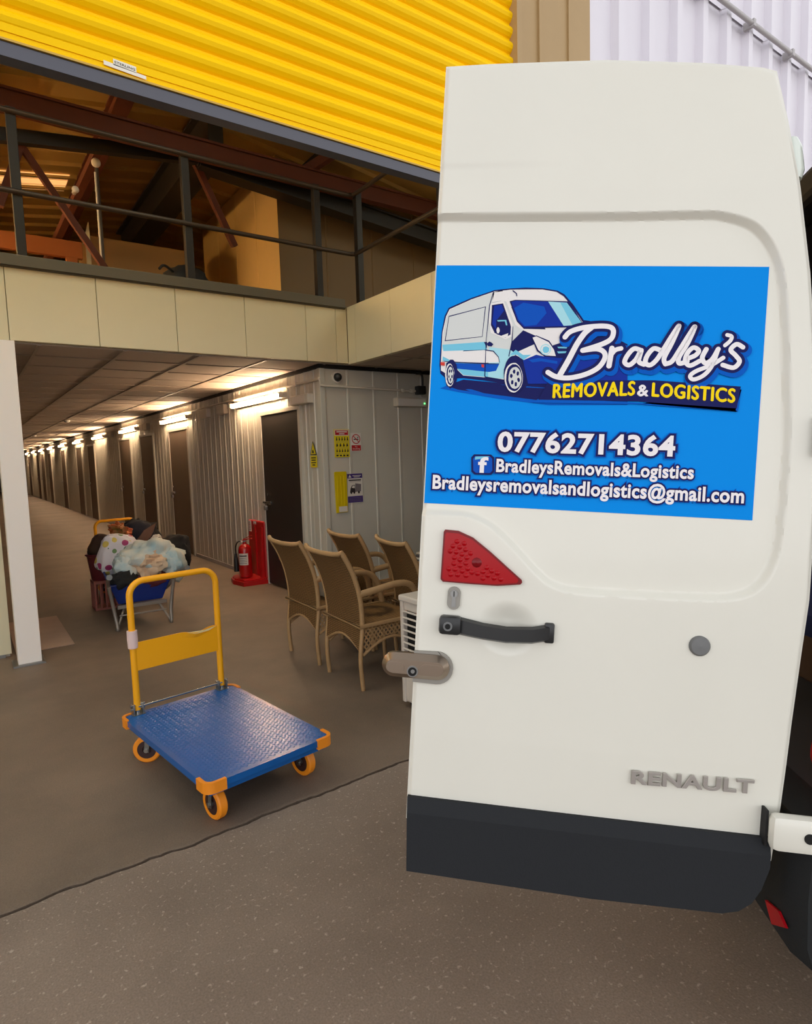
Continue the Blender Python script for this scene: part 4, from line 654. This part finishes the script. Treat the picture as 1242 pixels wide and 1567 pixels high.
# load inside the van
def vthing(o): o.matrix_world = VM; return o
mb = MB(); blob(mb, (1.05, .235, .79), (.06, .11, .06), 'holdall_red', 3, .1, sq=.7, floor=.727); tag(vthing(mb.build('holdall')), 'red holdall just inside the open back of the van', 'bag')
mb = MB(); blob(mb, (1.28, .85, 1.08), (.16, .3, .12), 'blanket_blue', 5, .15, floor=1.0); tag(vthing(mb.build('blanket')), 'dark blue blanket heaped on the load inside the van', 'blanket')
mb = MB(); mb.box((1.45, .7, .726), (1.9, 1.35, .96), 'cardboard_shaded', .01); tag(vthing(mb.build('cardboard_box')), 'cardboard box toned dark for the shade inside the van, behind the red bag', 'box')  # box colour darkened to carry the shade of the van interior

# ============================================================ PLATFORM TROLLEYS
def caster(parent, x, y, yaw):
    c, s = math.cos(yaw), math.sin(yaw); ax = Vector((c, s, 0)); sd = Vector((-s, c, 0)); W = Vector((x, y, .068))
    mb = MB(); mb.lathe([(.046, -.020), (.062, -.020), (.068, -.014), (.068, .014), (.062, .020), (.046, .020), (.046, -.02)], 'orange_rubber', W, ax, 32); wh = mb.build('wheel', parent)
    mb = MB(); mb.lathe([(0, -.014), (.02, -.014), (.022, -.018), (.046, -.018), (.046, .018), (.022, .018), (.02, .014), (0, .014)], 'hub_maroon', W, ax, 28); mb.cyl(W-ax*.034, .011, .068, 'zinc', ax, 12); mb.build('hub', wh)
    mb = MB()
    for k in (-1, 1):
        q = W+ax*(.027*k); mb.bar(q-Vector((0, 0, .012)), q+sd*.012+Vector((0, 0, .088)), .022, .003, 'zinc', tuple(ax)); mb.cyl(q, .009, .008*k, 'chrome', ax, 10)
    mb.cyl(W+sd*.012+Vector((0, 0, .082)), .036, .018, 'zinc', (0, 0, 1), 20); mb.build('fork', wh)
def trolley(label, loc, rz, L, Wd, hx, hw, top, plate, casters, tape):
    t = thing('platform_trolley', label, 'trolley', loc, rz, None); zt = .200; mb = MB(); hl, hwd = L/2, Wd/2
    r0 = .045; cor = [(sx*(hl-r0)+r0*math.cos(t0+q*PI/12), sy*(hwd-r0)+r0*math.sin(t0+q*PI/12)) for sx, sy, t0 in ((1, 1, 0), (-1, 1, PI/2), (-1, -1, PI), (1, -1, 1.5*PI)) for q in range(7)]
    mb.prism(cor, lambda x, y, d: (x, y, zt-.030+d), .028, 'trolley_blue'); mb.box((-hl+.02, -hwd+.02, zt-.06), (hl-.02, hwd-.02, zt-.03), 'trolley_blue')
    i = 0; yy = -hwd+.03
    while yy < hwd-.02:                                       # raised tread pattern
        xx = -hl+.03+(.0125 if i % 2 else 0)
        while xx < hl-.02:
            a = PI/4 if i % 2 else -PI/4; c, s = math.cos(a), math.sin(a); vs = [(0, 0, .0036)]+[(p*c-q*s, p*s+q*c, 0) for p, q in ((.0115, 0), (.006, .0045), (-.006, .0045), (-.0115, 0), (-.006, -.0045), (.006, -.0045))]
            mb.add([(xx+v[0], yy+v[1], zt-.002+v[2]) for v in vs], [(0, 1+k, 1+(k+1) % 6) for k in range(6)], 'trolley_blue', True); xx += .025
        yy += .0165; i += 1
    mb.build('deck', t)
    for sx in (-1, 1):
        for sy in (-1, 1):
            mb = MB(); n = 8; r = .045; cx, cy = hl-r+.008, hwd-r+.008; pts = [(cx+r, cy-.045)]+[(cx+r*math.cos(k*PI/2/n), cy+r*math.sin(k*PI/2/n)) for k in range(n+1)]+[(cx-.045, cy+r)]
            q = [(cx+(r-.016), cy-.045)]+[(cx+(r-.016)*math.cos(k*PI/2/n), cy+(r-.016)*math.sin(k*PI/2/n)) for k in range(n+1)]+[(cx-.045, cy+r-.016)]
            poly = pts+q[::-1]; mm = len(pts)
            vs = [(sx*x, sy*y, z) for z in (zt-.042, zt+.004) for x, y in poly]; N_ = len(poly)
            mb.add(vs, [(k, k+1, N_+k+1, N_+k) for k in range(N_-1)]+[(N_-1, 0, N_, 2*N_-1)]+[(zo+k, zo+k+1, zo+N_-2-k, zo+N_-1-k) for zo in (0, N_) for k in range(mm-1)], 'orange_rubber'); mb.build('corner_bumper', t)
    for x, y, yaw in casters: caster(t, x, y, yaw)
    hr = .0165; r = .075; mb = MB(); P_ = [(hx, -hw, zt+.02), (hx, -hw, top-r)]+[(hx, -hw+r-r*math.cos(k*PI/16), top-r+r*math.sin(k*PI/16)) for k in range(1, 9)]+[(hx, hw-r+r*math.sin(k*PI/16), top-r+r*math.cos(k*PI/16)) for k in range(0, 8)]+[(hx, hw, top-r), (hx, hw, zt+.02)]
    mb.tube(P_, hr, 'trolley_yellow', 14); h = mb.build('push_handle', t)
    if plate:
        z0, z1 = plate; mb = MB(); m_ = 24; fr, bk = [], []
        def zt_(s_): return z1-(.016*max(0, 1-abs(s_-.72)/.16))
        for k in range(m_+1):
            s_ = k/m_; y_ = -hw+2*hw*s_; bend = .014*max(0, 1-abs(s_-.72)/.17); fr += [(hx+.012, y_, z0), (hx+.012, y_, zt_(s_)-.03), (hx+.012+bend, y_, zt_(s_))]; bk += [(hx+.007, y_, z0), (hx+.007, y_, zt_(s_)-.03), (hx+.007+bend, y_, zt_(s_))]
        o = len(fr); F = []
        for k in range(m_):
            for j in (0, 1): F += [(k*3+j, k*3+3+j, k*3+4+j, k*3+1+j), (o+k*3+j, o+k*3+1+j, o+k*3+4+j, o+k*3+3+j)]
            F += [(k*3+2, k*3+5, o+k*3+5, o+k*3+2), (k*3, o+k*3, o+k*3+3, k*3+3)]
        mb.add(fr+bk, F, 'trolley_yellow'); mb.prism([(-hw+2*hw*.60, z1-.006), (-hw+2*hw*.70, z1-.022), (-hw+2*hw*.86, z1-.02), (-hw+2*hw*.97, z1-.003), (-hw+2*hw*.80, z1-.010)], lambda y, z, d: (hx+.0135+.012*max(0, 1-abs((y+hw)/(2*hw)-.76)/.2)+d, y, z), .001, 'paint_scuff'); mb.build('cross_plate', h)
    if tape: mb = MB(); mb.tube([(hx, -hw, tape[0]), (hx, -hw, (tape[0]+tape[1])/2), (hx, -hw, tape[1])], [.024, .026, .025], 'tape', 14); mb.build('tape_wrap', h)
    for s in (-1, 1):
        mb = MB(); mb.box((hx-.022, s*hw-.026, zt-.002), (hx+.022, s*hw-.019, zt+.05), 'zinc', .001); mb.box((hx-.022, s*hw+.019, zt-.002), (hx+.022, s*hw+.026, zt+.05), 'zinc', .001); mb.box((hx-.026, s*hw-.03, zt-.003), (hx+.03, s*hw+.03, zt+.002), 'zinc'); mb.cyl((hx, s*hw, zt), .013, .03, 'chrome', seg=14)
        for dz in (.028, .048): mb.cyl((hx+.004, s*hw-.036, zt+dz), .006, .072, 'chrome', (0, 1, 0), 10)
        mb.build('bracket', t)
    mb = MB(); mb.tube([(hx+.012, -hw, zt+.038), (hx+.012, hw, zt+.038)], .0055, 'chrome', 10); mb.build('pivot_rod', t)
    return t
rz = math.atan2(-.991, .132)
d2w = rz
def yawl(nx, ny): return math.atan2(ny, nx)-rz
trolley('blue platform trolley with a yellow folding handle, standing empty on the front floor', (.932, 2.907, 0), rz, .962, .612, -.462, .232, .885, (.425, .572), [(.393, -.235, yawl(-.97, -.23)), (-.315, -.245, yawl(-.5, -.86)), (.36, .222, yawl(-.96, -.28)), (-.33, .22, yawl(-.9, -.4))], (.545, .635))
trolley('second platform trolley, loaded with bags behind the wheelbarrow, only its yellow handle showing', (1.46, 7.55, 0), -PI/2+.1, .74, .50, -.345, .225, .83, None, [(.27, -.19, 0), (-.27, -.19, 0), (.27, .19, 0), (-.27, .19, 0)], None)
# ============================================================ WHEELBARROW AND ITS LOAD
wb = thing('wheelbarrow', 'blue wheelbarrow with a grey tube frame heaped with bedding', 'wheelbarrow', (1.25, 5.88, 0), -.03)
mb = MB(); top_, bot_ = [(-.26, .1), (.26, .1), (.22, .88), (-.22, .88)], [(-.19, .14), (.19, .14), (.15, .66), (-.15, .66)]
vs_ = [(x, y, .40 if y < .5 else .50) for x, y in top_]+[(x, y, .215) for x, y in bot_]
mb.add(vs_, [(0, 1, 5, 4), (1, 2, 6, 5), (2, 3, 7, 6), (3, 0, 4, 7), (4, 5, 6, 7)], 'barrow_blue'); vi = [(v[0]*.97, .49+(v[1]-.49)*.97, v[2]+.004) for v in vs_]; mb.add(vi, [(0, 1, 5, 4), (1, 2, 6, 5), (2, 3, 7, 6), (3, 0, 4, 7), (4, 5, 6, 7)], 'barrow_blue'); mb.tube([vs_[i] for i in range(4)], .012, 'barrow_blue', 8, closed=True); mb.build('tray', wb)
mb = MB()
for s in (-1, 1):
    mb.tube(smooth_path([(s*.30, -.22, .52), (s*.285, -.02, .46), (s*.245, .2, .30), (s*.16, .6, .20), (s*.06, .95, .20)]), .016, 'barrow_frame', 10)
    mb.tube(smooth_path([(s*.275, .02, .40), (s*.25, .04, .22), (s*.235, .03, .10), (s*.23, .0, .016), (s*.23, .06, .014)]), .016, 'barrow_frame', 10); mb.tube([(s*.14, .12, .205), (s*.225, .02, .03)], .011, 'barrow_frame', 8)
mb.bar((-.21, .08, .20), (.21, .08, .20), .04, .03, 'barrow_frame'); mb.tube([(-.2, .06, .125), (.2, .06, .125)], .008, 'barrow_frame', 8); mb.tube([(-.08, .88, .2), (.08, .88, .2)], .01, 'barrow_frame', 8); mb.build('frame', wb)
for s in (-1, 1): mb = MB(); mb.tube([(s*.315, -.34, .55), (s*.30, -.2, .515)], [.024, .02], 'grey_plastic', 12); mb.build('grip', wb)
mb = MB(); mb.lathe([(.08, -.04), (.16, -.04), (.18, -.02), (.18, .02), (.16, .04), (.08, .04)], 'rubber', (0, .92, .18), (1, 0, 0), 28); mb.lathe([(0, -.03), (.08, -.03), (.08, .03), (0, .03)], 'hub_maroon', (0, .92, .18), (1, 0, 0), 16); mb.build('wheel', wb)
def soft(name, label, cat, parts):
    mb = MB()
    for a in parts: blob(mb, *a[0], **a[1])
    return tag(mb.build(name), label, cat)
R_ = lambda y, z=0, x=0: (Matrix.Rotation(z, 3, 'Z') @ Matrix.Rotation(y, 3, 'Y') @ Matrix.Rotation(x, 3, 'X'))
soft('bedding', 'pale blue and cream duvet bundle on top of the wheelbarrow', 'bedding', [(((1.40, 6.22, .57), (.29, .24, .17), 'bedding'), dict(seed=2, amp=.25, fold=.08, nu=44, nv=30)), (((1.36, 6.08, .545), (.17, .15, .115), 'bedding_cream'), dict(seed=9, amp=.3, fold=.12, nu=36, nv=24)), (((1.58, 6.1, .50), (.12, .16, .16), 'bedding'), dict(seed=6, amp=.2, fold=.08, nu=30, nv=20)), (((1.17, 6.16, .52), (.11, .14, .13), 'bedding'), dict(seed=12, amp=.25, fold=.1, nu=30, nv=20))])
soft('clothes_bundle', 'dark clothes bundle under the duvet at the front of the wheelbarrow', 'clothes', [(((1.13, 6.08, .42), (.13, .12, .09), 'cloth_black'), dict(seed=1, amp=.3)), (((1.38, 6.04, .40), (.17, .08, .075), 'cloth_maroon'), dict(seed=8, amp=.25)), (((1.3, 6.4, .38), (.2, .24, .14), 'cloth_black'), dict(seed=3, amp=.15))])
soft('shopping_bag', 'white shopping bag printed with coloured fruit spots left of the duvet', 'bag', [(((1.17, 6.5, .60), (.17, .09, .20), 'spotted'), dict(seed=5, amp=.14, sq=.6, M=R_(.28, .1), nu=36, nv=26))])
soft('rucksack', 'black rucksack in the middle of the heap behind the duvet', 'bag', [(((1.46, 6.98, .72), (.17, .14, .15), 'navy_cloth'), dict(seed=4, amp=.16, sq=.75))])
soft('bin_bag', 'black bin bag at the back of the heap below the yellow handle', 'bag', [(((1.52, 7.3, .70), (.24, .16, .16), 'cloth_black'), dict(seed=7, amp=.3, fold=.1))])
soft('black_bag', 'black bag on the right side of the heap beside the white trainer', 'bag', [(((1.80, 6.85, .52), (.16, .17, .19), 'cloth_black'), dict(seed=10, amp=.2, sq=.7))])
soft('cushion', 'brown cushion poking out left of the heap above the spotted bag', 'cushion', [(((1.16, 7.05, .61), (.16, .09, .13), 'cloth_brown'), dict(seed=11, amp=.1, sq=.6, M=R_(.5)))])
soft('flower_bunch', 'orange-red bunch of artificial flowers on top of the heap', 'flowers', [(((1.26, 6.9, .82), (.075, .07, .065), 'orange_red'), dict(seed=13, amp=.5, fold=.2)), (((1.33, 6.85, .77), (.06, .06, .06), 'orange_red'), dict(seed=14, amp=.5))])
soft('trainer', 'white trainer lying on the heap behind the duvet', 'shoe', [(((1.535, 6.48, .715), (.05, .07, .05), 'shoe_white'), dict(seed=15, amp=.3)), (((1.545, 6.43, .725), (.02, .03, .02), 'black_matt'), dict(seed=3))])
mb = MB()
for k in range(9): mb.tube(smooth_path([(1.34+.006*k, 6.74, .53), (1.38+.008*k, 6.72, .66), (1.43+.012*k, 6.70, .73), (1.48+.014*k, 6.7, .80+.008*k)]), [.022-.001*q for q in range(19)], 'twig', 6)
tag(mb.build('dried_grass'), 'brown dried grass sheaf sticking up from the heap', 'dried grass')
mb = MB(); mb.lathe([(0, .30), (.105, .30), (.115, .32), (.145, .55), (.16, .56), (.16, .575), (.14, .575), (.11, .34), (0, .33)], 'tub_maroon', (1.115, 7.0, 0)); tag(mb.build('tub'), 'maroon tub standing on a pink crate left of the wheelbarrow', 'tub')
mb = MB(); mb.box((1.0, 6.89, 0), (1.22, 7.11, .02), 'crate_pink'); mb.box((1.0, 6.89, .27), (1.22, 7.11, .30), 'crate_pink')
for k in range(5):
    for (x, y) in ((1.005+k*.048, 6.89), (1.005+k*.048, 7.095), (1.0, 6.895+k*.048), (1.205, 6.895+k*.048)): mb.box((x, y, .02), (x+.015, y+.015, .27), 'crate_pink')
tag(mb.build('plastic_crate'), 'pink slatted crate on the floor under the maroon tub', 'crate')

# ============================================================ FIRE POINT
fs_ = thing('extinguisher_stand', 'red plastic extinguisher stand against the wall beside the nearest black door', 'stand', (2.72, 7.2, 0))
mb = MB(); mb.prism([(-.13, -.24), (.17, -.26), (.19, .25), (-.05, .25), (-.13, .17), (-.17, 0)], lambda x, y, d: (x, y, d), .05, 'red_plastic'); mb.prism([(-.11, -.22), (.17, -.24), (.18, .23), (-.05, .23), (-.115, .16), (-.15, 0)], lambda x, y, d: (x, y, .05+d), .02, 'red_plastic'); mb.build('base', fs_)
mb = MB(); mb.box((.145, -.255, .05), (.188, .245, .745), 'red_plastic', .02); mb.bar((.12, -.2, .07), (.15, -.2, .68), .04, .05, 'red_plastic'); mb.bar((.14, 0, .08), (.14, 0, .7), .03, .06, 'red_plastic', (0, 1, 0)); bd = mb.build('back_board', fs_)
for y in (-.03, .13):
    mb = MB(); mb.box((.139, y, .60), (.1445, y+.075, .735), 'sign_white')
    for k in range(5): mb.box((.1385, y+.008, .62+k*.02), (.1392, y+.066, .626+k*.02), 'sign_red')
    mb.build('notice', bd)
fe = thing('fire_extinguisher', 'red fire extinguisher with a black horn on the red stand', 'fire extinguisher', (2.70, 7.16, .071))
mb = MB(); mb.lathe([(.06, 0), (.075, .01), (.078, .03), (.078, .33), (.07, .37), (.045, .40), (.022, .41), (.022, .43)], 'ext_red', seg=28); bd = mb.build('cylinder', fe)
mb = MB(); mb.grid(lambda a, b: (.0788*math.cos(3.3+a*1.5), .0788*math.sin(3.3+a*1.5), .16+.14*b), 10, 1, 'sign_white', False); 
for k in range(5): mb.grid(lambda a, b, k=k: (.0793*math.cos(3.4+a*1.2), .0793*math.sin(3.4+a*1.2), .175+k*.022+(.007 if k < 4 else .014)*b), 8, 1, 'ink' if k == 4 else 'sign_grey', False)
mb.build('instruction_label', bd)
mb = MB(); mb.cyl((0, 0, .425), .02, .03, 'zinc'); mb.bar((-.02, .0, .455), (.06, -.08, .475), .02, .012, 'red_plastic'); mb.bar((-.01, 0, .465), (.06, -.08, .51), .02, .008, 'red_plastic'); mb.cyl((-.01, .01, .435), .012, .03, 'sign_white', (-1, 0, 0), 12); mb.build('valve', fe)
mb = MB(); mb.tube(smooth_path([(0, .02, .44), (-.04, .09, .43), (-.06, .135, .37), (-.06, .145, .27)]), .009, 'black_plastic', 8); mb.tube([(-.06, .145, .28), (-.06, .147, .2), (-.058, .147, .06)], [.016, .026, .033], 'black_plastic', 14); mb.build('horn', fe)

# ============================================================ WICKER CHAIRS
def wicker_chair(name, label, loc, rz):
    t = thing(name, label, 'chair', loc, rz, None); hw = .222
    spine = smooth_path([(.012, 0, 0), (.0, 0, .2), (.022, 0, .42), (.008, 0, .6), (-.04, 0, .76), (-.115, 0, .90)], 5)
    def prof(z):
        for a, b in zip(spine, spine[1:]):
            if a.z <= z <= b.z+1e-6: return a.x+(b.x-a.x)*(z-a.z)/max(b.z-a.z, 1e-6)
        return spine[-1].x
    def wz(z): return hw+.018*max(0, (z-.45)/.45)
    mb = MB()
    for k, sg in ((0, 1), (1, -1)):
        def fn(a, b, k=k, sg=sg):
            y = (a*2-1); zl = .255+.075*math.sin(PI*a); zt = .895-.022*math.sin(PI*a); z = zl+(zt-zl)*b
            return (prof(min(z, .899))-.022*math.sin(PI*a)*min(1, max(0, (z-.3)/.3))+sg*.010, y*wz(z), z)
        mb.grid(fn, 20, 40, 'wicker')
    mb.build('backrest', t)
    mb = MB(); mb.grid(lambda a, b: (.02+.45*a, (b*2-1)*(hw+.006), .425+.014*math.sin(PI*a)*math.sin(PI*b)), 14, 14, 'wicker'); mb.box((.02, -hw, .385), (.47, hw, .42), 'wicker', .008); mb.tube([(.0, -hw-.012, .415), (.475, -hw-.012, .415), (.475, hw+.012, .415), (.0, hw+.012, .415)], .014, 'cane', 8, closed=True); mb.build('seat', t)
    for s in (-1, 1):
        mb = MB(); mb.tube([Vector((p.x, s*wz(p.z), p.z)) for p in spine if p.z < .43], [.0145]*len([p for p in spine if p.z < .43]), 'cane', 9); mb.build('leg', t)
        mb = MB(); mb.tube([(.475, s*hw, 0), (.465, s*hw, .2), (.465, s*hw, .43)], .0145, 'cane', 9); mb.build('leg', t)
        mb = MB(); arm = smooth_path([(prof(.62)-.005, s*(hw+.006), .62), (.12, s*(hw+.022), .638), (.28, s*(hw+.026), .655), (.38, s*(hw+.024), .635), (.44, s*(hw+.012), .56), (.465, s*hw, .42)]); mb.tube(arm, .017, 'cane', 10, flat=1.3); mb.build('armrest', t)
    mb = MB(); mb.tube([Vector((p.x, wz(p.z), p.z)) for p in spine if p.z > .40]+[Vector((prof(.885)-.022*math.sin(PI*q)-.006, wz(.9)*math.cos(PI*q), .898-.02*math.sin(PI*q))) for q in (.15, .3, .5, .7, .85)]+[Vector((p.x, -wz(p.z), p.z)) for p in reversed(spine) if p.z > .40], .016, 'cane', 9); mb.build('back_frame', t)
    mb = MB()
    def lattice(f, L, zlow, ztop):
        step = .03; n_ = int((L+.3)/step)
        for sg in (-1, 1):
            for i in range(-8, n_):
                seg = []
                for k in range(13):
                    z = ztop-(ztop-.2)*k/12; x = i*step+(ztop-z)*.75 if sg > 0 else L-i*step-(ztop-z)*.75
                    if 0 <= x <= L and z >= zlow(x/L): seg.append((x, z))
                    elif seg: break
                if len(seg) > 1:
                    (xa, za), (xb, zb) = seg[0], seg[-1]; d = .004 if sg > 0 else .0
                    mb.add([f(xa, za, d), f(xa+.011, za, d), f(xb+.011, zb, d), f(xb, zb, d)], [(0, 1, 2, 3)], 'cane'); mb.add([f(xa, za, d+.004), f(xa+.011, za, d+.004), f(xb+.011, zb, d+.004), f(xb, zb, d+.004)], [(0, 1, 2, 3)], 'cane')
    zl_ = lambda q: .225+.085*math.sin(PI*q)
    for s in (-1, 1):
        lattice(lambda x, z, d, s=s: (.018+x, s*(hw-.004+d), z), .44, zl_, .41)
        mb.tube([(.018+.44*q, s*hw, zl_(q)) for q in [k/10 for k in range(11)]], .010, 'cane', 8)
    lattice(lambda y, z, d: (.462+d, -hw+y, z), 2*hw, zl_, .41); mb.tube([(.465, -hw+2*hw*q, zl_(q)) for q in [k/10 for k in range(11)]], .010, 'cane', 8); mb.tube([(.008, -hw+2*hw*q, .25+.075*math.sin(PI*q)) for q in [k/10 for k in range(11)]], .010, 'cane', 8)
    mb.build('lattice_apron', t); return t
ch = wicker_chair('wicker_chair', 'tan wicker armchair nearest the white slatted cooler, its whole back and side showing', (1.955, 3.51, 0), .0)
for lo, r_, lb in (((1.965, 4.13, 0), .03, 'tan wicker armchair in front of the black door, farthest from the van'), ((2.475, 4.16, 0), -.02, 'wicker armchair in the second row nearest the wall signs'), ((2.50, 3.53, 0), -.16, 'wicker armchair in the second row partly hidden by the van door')): dup(ch, lo, r_, lb)
for o in list(bpy.data.objects):
    if o.name.startswith('wicker_chair'): o['group'] = 'high-backed wicker armchairs'
mb = MB(); mb.box((2.13, 4.0, .442), (2.38, 4.24, .575), 'paper', .006); mb.box((2.125, 4.10, .576), (2.385, 4.14, .578), 'cardboard'); tag(mb.build('small_box'), 'small pale box on the seat of the chair in front of the black door', 'box')
mb = MB(); mb.box((3.02, 3.80, 0), (3.36, 4.28, .52), 'black_matt', .01); mb.box((3.0, 3.78, .52), (3.38, 4.30, .55), 'black_plastic', .006); tag(mb.build('storage_box'), 'dark lidded storage box between the second row wicker chairs', 'box')
mb = MB()
for k in range(5): mb.box((3.05+.008*k, 3.84, .552+k*.022), (3.33-.006*k, 4.2, .572+k*.022), 'folded_grey' if k % 2 else 'paper', .008)
tag(mb.build('folded_cloths'), 'stack of folded grey cloths on the dark storage box', 'cloth')
# ============================================================ AIR COOLER
ac = thing('air_cooler', 'white slatted air cooler standing behind the edge of the van door', 'air cooler', (2.02, 2.93, 0))
mb = MB(); mb.box((.012, -.42, .03), (.36, 0, .30), 'cooler_white', .012); mb.box((.012, -.42, .58), (.36, 0, .645), 'cooler_white', .012); mb.box((-.006, -.43, .635), (.37, .008, .672), 'cooler_white', .010); mb.box((.03, -.41, .29), (.35, -.01, .6), 'black_matt'); mb.box((.0, -.03, .03), (.05, 0.0, .64), 'cooler_white', .006); mb.box((.0, -.42, .03), (.05, -.39, .64), 'cooler_white', .006); mb.box((.008, -.24, .1), (.0115, -.10, .26), 'dark_hole'); mb.build('housing', ac)
mb = MB()
for k in range(8): mb.bar((.014, -.4, .315+k*.037), (.014, -.02, .315+k*.037), .028, .010, 'cooler_white', (.5, 0, 1))
mb.build('grille', ac, kind=None)
for x, y in ((.05, -.04), (.05, -.38), (.32, -.04), (.32, -.38)): mb = MB(); mb.lathe([(0, -.012), (.016, -.012), (.018, 0), (.016, .012), (0, .012)], 'black_plastic', (x, y, .018), (0, 1, 0), 14); mb.box((x-.008, y-.014, .02), (x+.008, y+.014, .035), 'black_plastic'); mb.build('castor', ac)
# ============================================================ FLOOR MAT
mb = MB(); mb.box((.24, 5.72, .001), (.655, 6.93, .009), 'ply_mat', .003); tag(mb.build('floor_mat'), 'flat pinkish board lying on the floor beyond the white post', 'mat')
